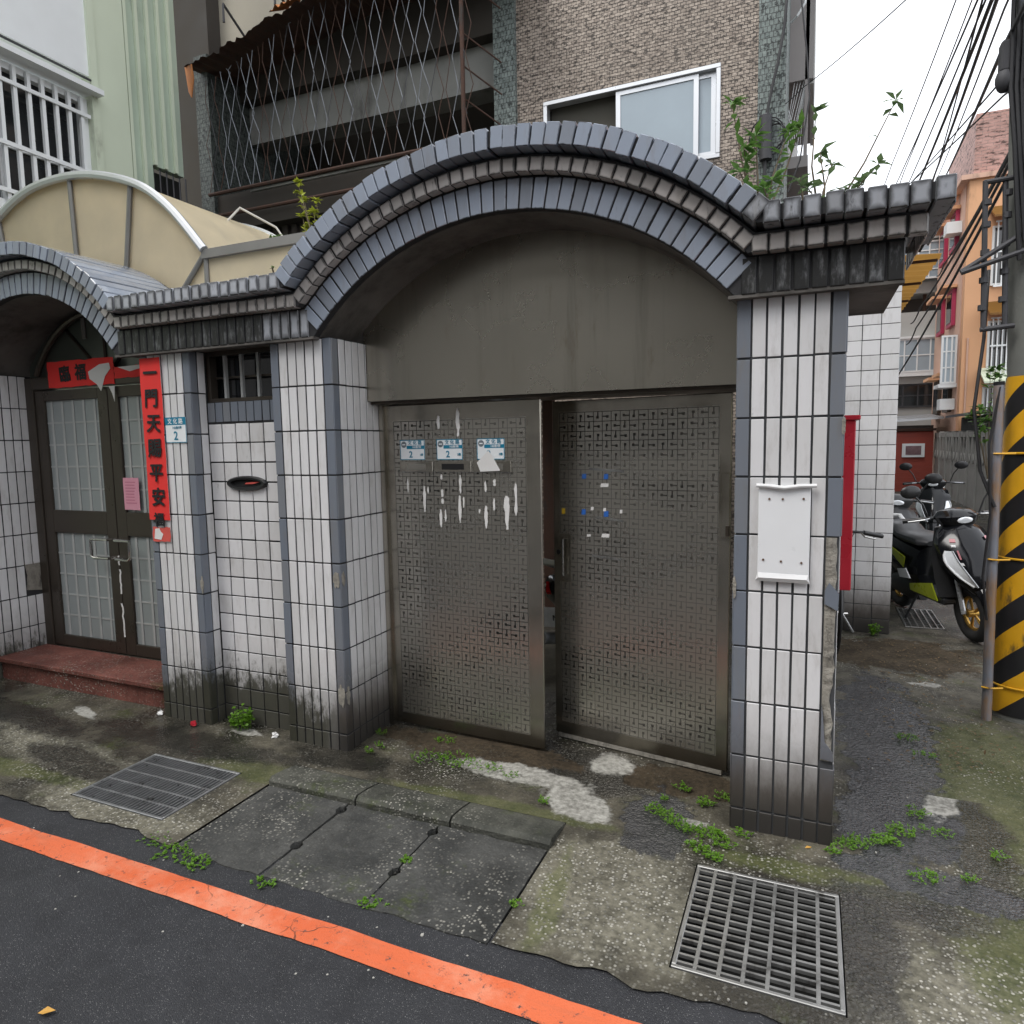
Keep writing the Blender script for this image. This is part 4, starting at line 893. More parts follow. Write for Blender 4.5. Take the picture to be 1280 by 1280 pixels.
    MB().loft([[(.06*math.cos(a), -.565-.01+.02*math.sin(a)*0, .985+.026*math.sin(a)) for a in [2*math.pi*k/12 for k in range(12)]], [(.05*math.cos(a), -.58, .985+.02*math.sin(a)) for a in [2*math.pi*k/12 for k in range(12)]]]).build('lamp', 'lens', rt_, smooth=True)
    MB().tube([(-.36, -.33, .985), (-.22, -.40, 1.0), (0, -.43, 1.0), (.22, -.40, 1.0), (.36, -.33, .985)], .013, 8).build('handlebar', 'sc_grey', rt_, smooth=True)
    for s in (-1, 1):
        MB().cyl((s*.23, -.398, .999), (s*.365, -.328, .984), .019, 10).build('grip', 'black_pl', rt_, smooth=True)
        MB().tube([(s*.20, -.43, 1.0), (s*.25, -.46, 1.0), (s*.35, -.39, .985)], .007, 6).build('brake_lever', 'silver', rt_)
        if mirrors:
            mr_ = MB().tube([(s*.20, -.41, 1.01), (s*.24, -.42, 1.12), (s*.30, -.42, 1.20)], .007, 6).build('mirror', 'black_pl', rt_, smooth=True)
            MB().ball((s*.33, -.42, 1.235), .082, .02, .055).build('mirror_head', 'black_pl', mr_, smooth=True)
            MB().prism([(s*.33+.07*math.cos(a), -.400, 1.235+.046*math.sin(a)) for a in [2*math.pi*k/14 for k in range(14)]], (0, .003, 0)).build('mirror_glass', 'lens', mr_)
    MB().loft([ring(.17, -.50, -.44, -.40, .34), ring(.18, -.47, -.41, -.37, .5), ring(.19, -.45, -.40, -.355, .70), ring(.15, -.44, -.40, -.36, .92)]).build('leg_shield', 'sc_grey', rt_, smooth=True)
    MB().box(-.15, .15, -.46, .06, .27, .335).build('floorboard', 'sc_grey', rt_, bevel=.02, seg=2)
    def sect(w, z0, z1, y, n=14): return [(w*math.copysign(abs(math.cos(a))**.7, math.cos(a)), y, (z0+z1)/2+(z1-z0)/2*math.copysign(abs(math.sin(a))**.7, math.sin(a))) for a in [2*math.pi*k/n for k in range(n)]]
    MB().loft([sect(.12, .30, .68, .0), sect(.16, .30, .72, .10), sect(.18, .36, .74, .30), sect(.175, .46, .76, .55), sect(.13, .58, .78, .80), sect(.05, .66, .76, .92)]).build('rear_body', body, rt_, smooth=True)
    MB().loft([sect(.06, .70, .745, -.08), sect(.13, .69, .78, -.02), sect(.15, .70, .80, .15), sect(.14, .72, .795, .32), sect(.14, .74, .845, .40), sect(.12, .755, .86, .62), sect(.05, .77, .83, .76)]).build('seat', 'black_seat' if 'black_seat' in MAT else 'sc_grey', rt_, smooth=True)
    MB().tube([(-.10, .62, .80), (-.13, .80, .86), (0, .92, .87), (.13, .80, .86), (.10, .62, .80)], .022, 8).build('grab_rail', 'sc_white', rt_, smooth=True)
    for s in (-1, 1):
        MB().prism([(s*.183, .06, .60), (s*.19, .30, .66), (s*.185, .62, .72), (s*.188, .30, .60), (s*.183, .10, .50)], (s*.008, 0, 0)).build('side_panel', side, rt_)
        MB().prism([(s*.155, -.40, .30), (s*.156, .05, .30), (s*.158, .05, .36), (s*.165, -.34, .44)], (s*.01, 0, 0)).build('lower_panel', side, rt_)
        MB().prism([(s*.186, -.02, .42), (s*.19, .16, .40), (s*.19, .20, .47), (s*.188, .05, .50)], (s*.009, 0, 0)).build('side_badge', 'sc_white', rt_)
        MB().ball((s*.10, .80, .70), .03, .03, .022).build('rear_indicator', 'lens', rt_, smooth=True)
    MB().loft([sect(.05, .16, .36, .15), sect(.09, .14, .40, .30), sect(.08, .16, .34, .62)]).build('engine', 'sc_grey', rt_, smooth=True)
    MB().tube([(.15, .30, .22), (.16, .45, .24), (.17, .80, .33)], [.03, .05, .045], 10).build('exhaust', 'silver', rt_, smooth=True)
    MB().prism([(-.09, .86, .72), (.09, .86, .72), (.08, .90, .66), (-.08, .90, .66)], (0, .02, .02)).build('tail_light', 'red_lens', rt_)
    pl = MB().prism([(-.13, .90, .44), (.13, .90, .44), (.13, .93, .58), (-.13, .93, .58)], (0, .004, 0)).build('licence_plate', 'plate_w', rt_)
    MB().tube([(0, .80, .62), (0, .92, .50)], .02, 6).build('plate_bracket', 'black_pl', rt_)
    if plate_text: text('plate_text', plate_text, .055, 'ink', pl, Matrix.Translation((0, .938, .51)) @ Matrix.Rotation(-.2, 4, 'X') @ Matrix.Rotation(math.pi, 4, 'Z') @ Matrix.Rotation(math.pi/2, 4, 'X'), bold=.001)
    MB().tube([(-.06, .10, .28), (-.18, .14, .02), (-.22, .13, .0)], .011, 6).build('side_stand', 'sc_grey', rt_)
    rt_.location = loc; rt_.rotation_euler = (0, lean, rz); return rt_
scooter('black scooter with lime side panels and gold rims beside the striped pole', (1.33, 4.08, 0), R(19), -.10)
scooter('plain dark scooter parked behind the lime-panelled scooter', (1.02, 5.55, 0), R(4), .04, 'sc_grey', 'sc_grey', 'sc_grey', False)
scooter('distant scooter with red trim parked by the concrete fence', (1.95, 8.6, 0), R(-8), -.04, 'sc_black', 'red_paint', 'sc_grey', False)
scooter('scooter with red tail light parked in the yard behind the gate', (-1.235, 2.16, 0), R(180+2), .02, 'sc_black', 'sc_grey', 'sc_grey', False, 'NL', False)
po = thing('rusty_post', 'rusty orange iron post seen through the gate gap', 'post', (-1.99, 3.2, 0)); box('shaft', 'rust', po, -2.04, -1.94, 3.16, 3.24, -.02, 2.6); box('foot_plate', 'rust', po, -2.1, -1.88, 3.1, 3.3, -.02, .01)
# ================================================================== utility pole
MAT['pole'] = plain('pole_concrete', (.17, .175, .16), .85, var=.3, vs_=5, bump=.35, bs=70, dirt=.2)
MAT['y_band'] = plain('yellow_band', (.72, .38, .015), .4, var=.2, vs_=12, dirt=.2, dcol=(.1, .07, .03))
MAT['k_band'] = plain('black_band', (.018, .018, .02), .4, var=.2)
MAT['pipe'] = plain('galvanised_pipe', (.22, .235, .26), .5, .4, var=.35, vs_=14, dirt=.35)
MAT['pipe_r'] = plain('rusting_pipe', (.22, .235, .27), .55, .3, var=.4, vs_=7, dirt=.75, dcol=(.36, .17, .02))
MAT['cable'] = plain('cable_sheath', (.014, .014, .016), .55)
MAT['clamp'] = plain('grey_iron', (.06, .06, .065), .6, .3, var=.3)
px_, py_ = 1.455, 1.86
pole = thing('utility_pole', 'round concrete utility pole with yellow and black warning band', 'pole', (px_, py_, 0))
MB().tube([(px_, py_, -.1), (px_-.005, py_, 2.0), (px_-.06, py_, 3.2), (px_-.20, py_, 8)], [.150, .146, .140, .125], 28).build('shaft', 'pole', pole, smooth=True)
# warning sleeve: helical stripes as real curved pieces
def stripe(z_lo, z_hi, k0, k1, mat):
    b = MB(); n = 26; V = []; 
    for k in range(n+1):
        a = k0+(k1-k0)*k/n; sh = (a-k0)/(k1-k0)
        V += [(px_+.1545*math.cos(a), py_+.1545*math.sin(a), z_lo(sh)), (px_+.1545*math.cos(a), py_+.1545*math.sin(a), z_hi(sh))]
    b.add(V, [(2*k, 2*k+2, 2*k+3, 2*k+1) for k in range(n)]); return b.build('stripe', mat, pole, smooth=True)
A0, A1 = R(150), R(150+240); tot = .62; hp = .155; Z0, Z1 = .03, 1.98
for i in range(-6, 15):
    lo = lambda s, i=i: min(max(Z0+i*hp+tot*s, Z0), Z1); hi = lambda s, i=i: min(max(Z0+(i+1)*hp+tot*s, Z0), Z1)
    if hi(1)-lo(0) > 0 and lo(0) < Z1 and hi(1) > Z0: stripe(lo, hi, A0, A1, 'y_band' if i % 2 else 'k_band')
MB().cyl((1.262, 1.72, -.05), (1.238, 1.72, 1.93), .026, 14).build('conduit_pipe', 'pipe_r', pole, smooth=True)
MB().tube([(1.238, 1.72, 1.93), (1.237, 1.72, 1.95)], .0265, 14).build('pipe_mouth', 'void', pole)
for z in (.2, .95, 1.55):
    MB().tube([(px_+.162*math.cos(a), py_+.162*math.sin(a), z) for a in [R(d) for d in range(150, 391, 12)]], .006, 5).build('strap', 'y_band', pole)
    MB().tube([(1.225, 1.70, z), (1.26, 1.68, z), (1.33, 1.71, z)], .006, 5).build('strap', 'y_band', pole)
# cable rack: rectangular pipe frame on the alley side with two arms
b = MB()
for p, q in (((1.14, 1.75, 2.245), (1.30, 1.75, 2.256)), ((1.155, 1.75, 2.24), (1.132, 1.75, 3.05)), ((1.258, 1.76, 2.25), (1.226, 1.76, 3.05)), ((1.125, 1.75, 3.042), (1.34, 1.75, 3.05)), ((1.03, 1.72, 2.565), (1.34, 1.74, 2.76)), ((1.03, 1.71, 2.560), (1.36, 1.72, 2.66))): b.cyl(p, q, .014, 8)
for z in (2.35, 2.5, 2.65, 2.8, 2.92): b.cyl((1.145, 1.75, z), (1.145, 1.75, z+.03), .022, 8); b.cyl((1.242, 1.76, z+.04), (1.242, 1.76, z+.07), .022, 8)
b.build('cable_rack', 'clamp', pole, smooth=True)
MB().ball((1.195, 1.75, 3.56), .045, .045, .065).build('insulator', 'clamp', pole, smooth=True); MB().box(1.17, 1.25, 1.72, 1.80, 3.60, 3.76).build('junction_box', 'clamp', pole, bevel=.01)
MB().tube([(1.36, 1.72, 3.86), (1.36, 1.72, 3.88), (1.36, 1.72, 4.5), (1.36, 1.72, 4.52)], [.09, .12, .12, .09], 20).build('transformer', 'pipe', pole, smooth=True)
MB().box(1.36, 1.42, 1.74, 1.86, 4.0, 4.2).build('transformer_bracket', 'clamp', pole)
# cables
def ray_at(u, v, Y):
    d = fw+rt*(u-640)/860.82+up*(640-v)/860.82; t = (Y-CAM.y)/d.y; return CAM+d*t
def cable(pts, r, label, group, sag=.0, n=14, name='cable'):
    P_ = []
    for i in range(len(pts)-1):
        a, c = Vector(pts[i]), Vector(pts[i+1])
        for k in range(n):
            t = k/n; p = a.lerp(c, t); p.z -= sag*4*t*(1-t); P_.append(p)
    P_.append(Vector(pts[-1])); o = MB().tube(P_, r, 6).build(name, 'cable', smooth=True); return tag(o, label, 'cable', group)
L1, G1 = 'overhead cable running from the utility pole away down the alley', 'overhead cables above the alley'
TOPS = [(1238, 0, 1.9), (1243, 10, 1.9), (1247, 40, 1.9), (1249, 70, 1.9), (1252, 100, 1.9), (1255, 130, 1.9), (1250, 20, 1.85), (1258, 150, 1.9)]
ENDS = [(1147, 218), (1150, 200), (1158, 225), (1163, 235), (1135, 245), (1110, 250), (1060, 262), (1120, 235)]
for k, (u, v) in enumerate(((1239, 2), (1232, 0), (1228, 0), (1246, 0), (1222, 0), (1255, 12), (1254, 60), (1257, 95), (1254, 120))):
    e_ = ((1143, 240), (1128, 246), (1165, 232), (1160, 240), (1105, 262), (1172, 222), (1178, 228), (1100, 268), (1090, 270))[k]
    a = ray_at(u, v, 2.2); c = ray_at(*e_, 9+k*.7); cable([a+(a-c)*.35, a, c, c+(c-a)*.4], .0065 if k % 3 else .012, L1 if k % 3 else L1.replace('overhead', 'thick overhead'), G1 if k % 3 else 'thick '+G1, .03)
for k, (p, q) in enumerate((((1195, 0), (1115, 205)), ((1132, 0), (1003, 110)), ((1215, 0), (1130, 215)))):
    a = ray_at(*p, 3.2); c = ray_at(*q, 6.5); cable([a+(a-c)*.5, a, c, c+(c-a)*.5], .005, 'thin overhead wire crossing the sky to the neighbouring balcony', 'thin overhead wires', .02)
for k, (z0, e_) in enumerate(((3.72, (1180, 330)), (3.70, (1150, 385)), (3.66, (1145, 410)), (3.6, (1122, 470)))):
    a = Vector((1.28, 1.8, z0-.45)); c = ray_at(*e_, 9); cable([a, c, c+(c-a)*.3], .010, 'black cable dropping from the pole insulator along the alley', 'cables from the insulator', .05)
cable([(1.20, 1.92, 2.6), (1.17, 1.8, 2.2), (1.13, 1.75, 1.8), (1.17, 1.72, 1.45), (1.24, 1.68, 1.25)], .009, 'loose black cable looping from the rack to the conduit pipe', None, 0, 8)
cable([(1.24, 1.70, 1.92), (1.20, 1.69, 1.6), (1.22, 1.68, 1.2), (1.20, 1.68, .85), (1.23, 1.68, .6)], .007, 'thin black cable strapped along the conduit pipe', None, 0, 8)
for k in range(5): cable([(1.30+.02*k, 1.72, 2.6+.1*k), (1.25+.02*k, 1.71, 3.2), (1.22+.025*k, 1.72, 3.5), (1.20+.03*k, 1.72, 5.2)], .012, 'black cable tied vertically up the utility pole', 'cables tied to the pole', .0, 6)
# ================================================================== white tiled side wall, awning
sw = thing('tiled_side_wall', 'white square-tiled wall end standing beside the alley behind the bicycle', 'wall', (.6, 3.6, 0))
box('core', 'grout_l', sw, .516, .913, 3.5+T, 3.95, -.05, 3.0)
tw2, th2 = .137, .122
for c in range(3):
    x1 = .920-c*tw2
    for r in range(24):
        z0 = .0+r*th2
        put_tile(sw, tile_mesh(tw2-.006, th2-.006, T, 'tile_w', bev=.0015), (x1-tw2/2, 3.5+T, z0+th2/2))
for r in range(24):
    for c in range(3): put_tile(sw, tile_mesh(tw2-.006, th2-.006, T, 'tile_w', bev=.0015), (.913, 3.5+(c+.5)*tw2, r*th2+th2/2), (0, 0, math.pi/2))
aw = thing('corrugated_awning', 'translucent amber corrugated awning above the white tiled wall', 'awning', (1.0, 4.8, 3.0))
b = MB(); V = []; nx_, ny_ = 2, 70
for j in range(ny_+1):
    y = 3.5+2.8*j/ny_
    for i in range(nx_+1):
        x = .85+.34*i/nx_; V.append((x, y, 3.09+.012*math.sin(j*math.pi/2.5)-.02*i/nx_))
b.add(V, [(j*3+i, j*3+i+1, j*3+i+4, j*3+i+3) for j in range(ny_) for i in range(nx_)]); b.build('sheet', 'amber', aw, smooth=True)
for y in (3.6, 4.5, 5.4, 6.2): box('bracket', 'rust', aw, .85, 1.17, y, y+.02, 3.035, 3.055)
# ================================================================== apartment building behind
ab = thing('apartment_building', 'apartment block faced in tan mosaic with sliding window behind the gate', 'building', (-3, 6, 0))
WX0, WX1, WZ0, WZ1 = -2.30, -.56, 4.26, 5.09
b = MB(); F0 = 4.0
for q in ((-2.59, WX0, 0, 16), (WX1, -.235, 0, 16), (WX0, WX1, 0, WZ0), (WX0, WX1, WZ1, 16)): b.box(q[0], q[1], F0, F0+.2, q[2], q[3])
b.build('wall', 'mosaic', ab)
b = MB(); b.prism([(-.235, F0-.02, 0), (.0, F0-.02, 0), (-.12, F0+1.2, 0), (-.235, F0+1.2, 0)], (0, 0, 16)); b.build('corner_strip', 'mosaic_g', ab); box('column', 'mosaic_g', ab, -2.83, -2.59, F0-.05, F0+.3, 0, 16)
wf = MB(); 
for q in ((WX0, WX1, WZ0, WZ0+.04), (WX0, WX1, WZ1-.04, WZ1), (WX0, WX0+.04, WZ0+.04, WZ1-.04), (WX1-.04, WX1, WZ0+.04, WZ1-.04)): wf.box(q[0], q[1], F0-.02, F0+.08, q[2], q[3])
wf = wf.build('window', 'alu_w' if 'alu_w' in MAT else 'alu', ab, bevel=.004)
def sash(x0, x1, y, pane):
    b = MB()
    for q in ((x0, x1, WZ0+.042, WZ0+.085), (x0, x1, WZ1-.085, WZ1-.042), (x0, x0+.045, WZ0+.085, WZ1-.085), (x1-.045, x1, WZ0+.085, WZ1-.085)): b.box(q[0], q[1], y, y+.025, q[2], q[3])
    b.build('sash', 'alu', wf); box('pane', pane, wf, x0+.045, x1-.045, y+.010, y+.014, WZ0+.085, WZ1-.085)
sash(-1.55, -.76, F0+.005, 'pane_blue'); sash(-1.42, -.605, F0+.035, 'pane_blue')
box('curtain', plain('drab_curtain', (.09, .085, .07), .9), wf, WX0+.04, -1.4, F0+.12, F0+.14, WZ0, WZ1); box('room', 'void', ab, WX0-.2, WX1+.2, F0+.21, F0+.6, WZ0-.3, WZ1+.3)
box('side_wall', 'mosaic_g', ab, -2.59, -.236, F0+.62, 11, 0, 16)
# balcony recess
BX0, BX1 = -6.25, -2.83
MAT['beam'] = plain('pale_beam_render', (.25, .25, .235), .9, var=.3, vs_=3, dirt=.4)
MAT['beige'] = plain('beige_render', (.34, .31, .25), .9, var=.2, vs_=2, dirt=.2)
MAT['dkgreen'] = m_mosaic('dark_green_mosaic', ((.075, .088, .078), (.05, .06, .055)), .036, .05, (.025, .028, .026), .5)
MAT['dkwall'] = plain('stained_wall_and_shade', (.045, .038, .031), .9, var=.5, vs_=3, dirt=.3)
box('balcony_beam', 'beam', ab, BX0, BX1, F0+.1, F0+.4, 5.42, 5.86); box('balcony_back', 'dkwall', ab, BX0-.2, BX1, 5.3, 5.45, 3.9, 6.4); box('upper_wall', 'beige', ab, BX0-1.5, BX1, F0-.1, F0+.3, 6.5, 16); box('awning_shade_panel', 'dkwall', ab, BX0, BX1, F0-.05, F0+.3, 5.865, 6.499)  # dark panel above the beam paints in the shade under the awning
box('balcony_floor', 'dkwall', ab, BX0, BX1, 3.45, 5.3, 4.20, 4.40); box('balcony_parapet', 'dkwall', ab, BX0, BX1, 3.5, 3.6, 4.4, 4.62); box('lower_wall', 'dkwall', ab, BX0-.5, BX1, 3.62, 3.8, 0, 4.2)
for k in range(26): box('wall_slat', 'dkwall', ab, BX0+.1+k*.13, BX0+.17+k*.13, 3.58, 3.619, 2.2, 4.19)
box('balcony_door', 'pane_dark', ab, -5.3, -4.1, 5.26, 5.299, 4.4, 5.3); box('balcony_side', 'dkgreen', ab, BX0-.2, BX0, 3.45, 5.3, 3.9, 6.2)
box('flank_wall', 'dkwall', ab, -9, BX0-.21, 3.7, 4.0, 0, 9); box('ledge', 'beam', ab, BX0+.6, BX1, 3.40, 3.44, 4.555, 4.58)
# wire cage
cg = thing('balcony_cage', 'rusting balcony cage of crimped diamond wires', 'cage', (-4.5, 3.4, 4.6))
CY = 3.38; nW = 44
for i in range(nW):
    x = BX0+.05+(BX1-.05-BX0)*i/(nW-1); pts = []; zz = 4.62; k = i
    ztop = 5.86+(.42 if x > -4.6 else .42*max(0, (x+6.1)/1.5))
    while zz < ztop: pts.append((x+(.036 if k % 2 else -.036)+random.uniform(-.013, .013), CY+random.uniform(-.012, .012), zz+random.uniform(-.03, .03))); zz += .255; k += 1
    pts.append((x, CY, ztop)); MB().tube(pts, random.uniform(.0035, .005), 5).build('wire', random.choice(('pipe', 'pipe', 'rust', 'clamp')), cg)
for z in (4.60, 4.35): MB().cyl((BX0, CY, z), (BX1, CY, z), .022, 8).build('rail', 'rust', cg)
for x in (-2.90,): MB().cyl((x, CY, 4.3), (x, CY, 6.4), .022, 8).build('post', 'post_gr', cg) if 'post_gr' in MAT else MB().cyl((x, CY, 4.3), (x, CY, 6.4), .022, 8).build('post', 'rust', cg)
for (za, zb) in ((6.1, 5.9), (5.6, 5.4), (5.3, 5.1), (5.0, 4.8)): MB().cyl((-2.9, CY+.02, za), (-2.62, CY+.3, zb), .008, 6).build('stay', 'rust', cg)
# broken rusty awning above the cage
ra = thing('rusted_awning', 'broken rusted tin awning with ragged edge over the balcony cage', 'awning', (-4.6, 3.6, 6.0))
b = MB(); V = []; nx_, ny_ = 120, 3
for i in range(nx_+1):
    x = -6.35+4.0*i/nx_; zb = 5.97+.33*min(1, max(0, (x+6.2)/1.7)); rag = .05*nz3(x, 0, 5)+.03*nz3(x, 1, 17)
    for j in range(ny_+1): V.append((x, 3.22+rag*(1-j/ny_)+.8*j/ny_, zb+.012*math.sin(i*1.6)+.10*j/ny_+.03*nz3(x, j, 3)-(.03*abs(nz3(x, 0, 11)) if j == 0 else 0)))
b.add(V, [(i*4+j, i*4+4+j, i*4+5+j, i*4+1+j) for i in range(nx_) for j in range(ny_)]); b.build('sheet', 'rust', ra, smooth=True)
b = MB(); V = []
for i in range(41):
    x = -5.05+.75*i/40; V += [(x, 3.16+.05*nz3(x, 4, 9), 6.20+.016*math.sin(i*1.5)+.14*(i/40)+.03*nz3(x, 2, 14)), (x, 3.40, 6.34+.016*math.sin(i*1.5)+.14*(i/40))]
b.add(V, [(2*i, 2*i+2, 2*i+3, 2*i+1) for i in range(40)]); MAT['orust'] = plain('orange_rust', (.42, .15, .035), .8, var=.5, vs_=14, dirt=.3); b.build('orange_sheet', 'orust', ra, smooth=True)
MB().prism([(-6.38, 3.25, 5.98), (-6.22, 3.2, 5.96), (-6.2, 3.2, 5.80), (-6.27, 3.22, 5.62), (-6.33, 3.24, 5.7)], (0, .01, 0)).build('hanging_flap', MAT['orust'], ra)
for k in range(3): MB().tube([(-6.0+k*.75, 3.9, 6.45), (-6.0+k*.75, 3.5, 6.7), (-6.0+k*.75, 3.5, 6.5)], .015, 6).build('bracket', 'clamp', ra)
# ================================================================== green clad neighbour on the left (side wall X = -6.3)
gb = thing('green_clad_building', 'pale green corrugated building with white barred window', 'building', (-7, 1.5, 0))
MAT['mint'] = plain('pale_green_cladding', (.58, .64, .50), .5, var=.12, vs_=2, dirt=.1, dcol=(.2, .2, .15))
MAT['mint_d'] = plain('green_corrugated_sheet', (.42, .50, .40), .5, .1, var=.2, vs_=2, dirt=.18)
MAT['wht'] = plain('white_metal', (.74, .76, .76), .4, var=.06)
LX = -6.3
box('wall', 'mint', gb, LX-3, LX, -3, 2.95, 0, 3.7); box('wall_strip', 'mint', gb, LX-.25, LX, 2.08, 2.42, 3.701, 9); box('wall_strip', 'mint', gb, LX-.25, LX-.002, -3, .3, 3.701, 9)
box('upper_panel', 'wht', gb, LX-.25, LX-.003, .301, 2.0, 5.30, 9); box('corner_trim', 'mint', gb, LX-.2, LX+.02, 2.0, 2.079, 3.701, 9)
for k in range(5):
    y = 2.43+k*.135; box('corrugated_sheet', 'mint_d', gb, LX-.12, LX-.035, y, y+.134, 4.72 if k > 1 else 3.701, 9); box('sheet_rib', 'mint', gb, LX-.036, LX-.0, y, y+.035, 4.72 if k > 1 else 3.701, 9)
box('grille_backing', 'void', gb, LX-.3, LX-.2, 2.65, 3.2, 3.6, 4.72)
for k in range(6): MB().cyl((LX-.06, 2.72+k*.085, 3.6), (LX-.06, 2.72+k*.085, 4.72), .008, 6).build('grille_bar', 'clamp', gb)
wn = MB(); wn.box(LX-.16, LX-.06, .30, 2.0, 3.701, 3.9); wn.box(LX-.16, LX-.06, 1.93, 2.0, 3.9, 5.1); wn.box(LX-.16, LX-.06, .301, .37, 3.9, 5.1); wn.box(LX-.16, LX-.06, .37, 1.93, 5.04, 5.1); wn = wn.build('window', 'wht', gb)
box('pane', 'pane_dark', wn, LX-.15, LX-.13, .37, 1.93, 3.9, 5.04); box('sash_rail', 'wht', wn, LX-.125, LX-.10, .37, 1.93, 4.38, 4.44); box('sash_stile', 'wht', wn, LX-.125, LX-.095, 1.15, 1.22, 3.9, 5.04)
for k in range(13):
    y = .40+k*.125; box('window_bar', 'wht', wn, LX-.055, LX-.02, y, y+.032, 3.75, 5.08)
for z in (3.95, 4.36, 4.90): box('window_rail', 'wht', wn, LX-.019, LX-.002, .36, 1.99, z, z+.035)
box('canopy_ledge', 'wht', gb, LX-.1, LX+.12, .301, 2.06, 5.12, 5.17)
MB().cyl((LX+.10, .2, 5.22), (LX+.02, 2.0, 5.26), .012, 6).build('ledge_cable', 'clamp', gb)
# ================================================================== polycarbonate vault
vt = thing('vaulted_canopy', 'beige translucent barrel-vaulted canopy behind the small arch', 'canopy', (-4.5, 1, 2.4))
prof = [(-6.05, 2.85), (-5.75, 3.13), (-5.306, 3.406), (-4.912, 3.545), (-4.397, 3.552), (-3.896, 3.422), (-3.582, 3.223), (-3.293, 2.916)]
def cr(P_, n=6):
    o = []
    for i in range(len(P_)-1):
        p0, p1, p2, p3 = P_[max(i-1, 0)], P_[i], P_[i+1], P_[min(i+2, len(P_)-1)]
        for k in range(n):
            t = k/n; o.append(tuple(.5*((2*p1[a])+(-p0[a]+p2[a])*t+(2*p0[a]-5*p1[a]+4*p2[a]-p3[a])*t*t+(-p0[a]+3*p1[a]-3*p2[a]+p3[a])*t**3) for a in (0, 1)))
    return o+[P_[-1]]
pf = cr(prof); VY0, VY1 = .45, 1.62
b = MB(); rings = [[(x, VY0+.01, z), (x, VY1, z), (x, VY1, z-.006), (x, VY0+.01, z-.006)] for x, z in pf]; b.loft(rings); b.build('vault_sheet', 'poly', vt, smooth=True)
b = MB(); b.prism([(x, VY0+.03, z-.01) for x, z in pf]+[(-3.293, VY0+.03, 2.45), (-6.05, VY0+.03, 2.45)], (0, .005, 0)); b.build('end_sheet', 'poly', vt)
MB().tube([(x, VY0, z) for x, z in pf], .028, 8).build('front_rib', 'alu', vt, smooth=True); MB().tube([(x, VY1, z) for x, z in pf], .02, 8).build('back_rib', 'alu', vt, smooth=True)
MAT['frame_g'] = plain('grey_frame', (.22, .215, .20), .5, .3, var=.2)
for p, q in (((-4.53, 3.54), (-4.50, 2.45)), ((-3.93, 3.43), (-4.10, 2.45)), ((-3.30, 2.90), (-3.75, 2.45)), ((-5.35, 3.38), (-5.2, 2.45)), ((-3.293, 2.9), (-3.30, 2.45))): MB().cyl((p[0], VY0+.015, p[1]), (q[0], VY0+.015, q[1]), .017, 6).build('fan_bar', 'frame_g', vt)
box('eave_beam', 'frame_g', vt, -3.31, -2.4, VY0-.01, VY0+.05, 2.86, 2.915); box('side_sheet', 'poly', vt, -3.28, -2.4, VY0+.02, VY0+.026, 2.45, 2.86)
for y in (.8, 1.25): MB().tube([(x, y, z-.02) for x, z in pf[::2]], .014, 6).build('vault_rib', 'frame_g', vt)
cable([(-3.75, 1.1, 3.32), (-3.70, 1.2, 3.45), (-3.45, 1.3, 3.30), (-3.3, 1.3, 3.1)], .008, 'pale cord looped over the vaulted canopy edge', None, 0, 6, 'cord').data.materials[0] = MAT['rope']
cable([(-3.86, .30, 2.68), (-3.7, .33, 2.60), (-3.58, .36, 2.52)], .010, 'pale cord lying behind the small arch tiles', None, -.03, 8, 'cord').data.materials[0] = MAT['rope']
# ================================================================== far buildings
def win(parent, x0, x1, y, z0, z1, frame='wht', pane='pane_dark', nx=2, nz=1, d=.06):
    b = MB(); t = .05
    for q in ((x0, x1, z0, z0+t), (x0, x1, z1-t, z1), (x0, x0+t, z0+t, z1-t), (x1-t, x1, z0+t, z1-t)): b.box(q[0], q[1], y-d, y, q[2], q[3])
    wv = b.build('window', frame, parent); box('pane', pane, wv, x0+t, x1-t, y-d*.5, y-d*.4, z0+t, z1-t)
    for i in range(1, nx): xx = x0+(x1-x0)*i/nx; box('mullion', frame, wv, xx-.02, xx+.02, y-d*.95, y-.002, z0+t, z1-t)
    for i in range(1, nz): zz = z0+(z1-z0)*i/nz; box('rail', frame, wv, x0+t, x1-t, y-d*.8, y-d*.55, zz-.018, zz+.018)
    return wv
fb = thing('balcony_block', 'pale grey block with glazed balconies closing the alley', 'building', (3, 25, 0))
MAT['paleg'] = plain('pale_grey_render', (.42, .42, .40), .85, var=.2, vs_=.6, dirt=.2)
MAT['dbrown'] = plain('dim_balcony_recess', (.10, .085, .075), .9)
BY = 24
box('wall', 'paleg', fb, 0, 8, BY+1.2, BY+8, 0, 9.2)
for z0 in (2.05, 4.95, 7.6):
    box('balcony_slab', 'paleg', fb, 1.2, 4.75, BY, BY+1.3, z0-.1, z0+.35) if z0 > 2.1 else box('balcony_slab', 'paleg', fb, 1.2, 4.75, BY, BY+1.3, 1.9, 2.6)
box('balcony_slab', 'paleg', fb, 1.2, 4.75, BY-.1, BY+1.3, 3.38, 3.62)
win(fb, 2.2, 4.4, BY, 2.6, 3.38, 'clamp', 'pane_dark', 5, 2)
win(fb, 2.3, 4.55, BY-.25, 3.75, 4.85, 'wht', 'pane_blue', 6, 2); box('bay_floor', 'wht', fb, 2.25, 4.6, BY-.3, BY, 3.62, 3.75); box('bay_roof', 'wht', fb, 2.25, 4.65, BY-.35, BY, 4.85, 4.92)
box('recess', 'dbrown', fb, 2.2, 4.7, BY+1.1, BY+1.19, 5.3, 6.5); box('parapet', 'paleg', fb, 1.2, 4.75, BY, BY+.12, 5.3, 5.75); box('lintel', 'paleg', fb, 1.2, 4.75, BY, BY+1.3, 6.35, 6.7)
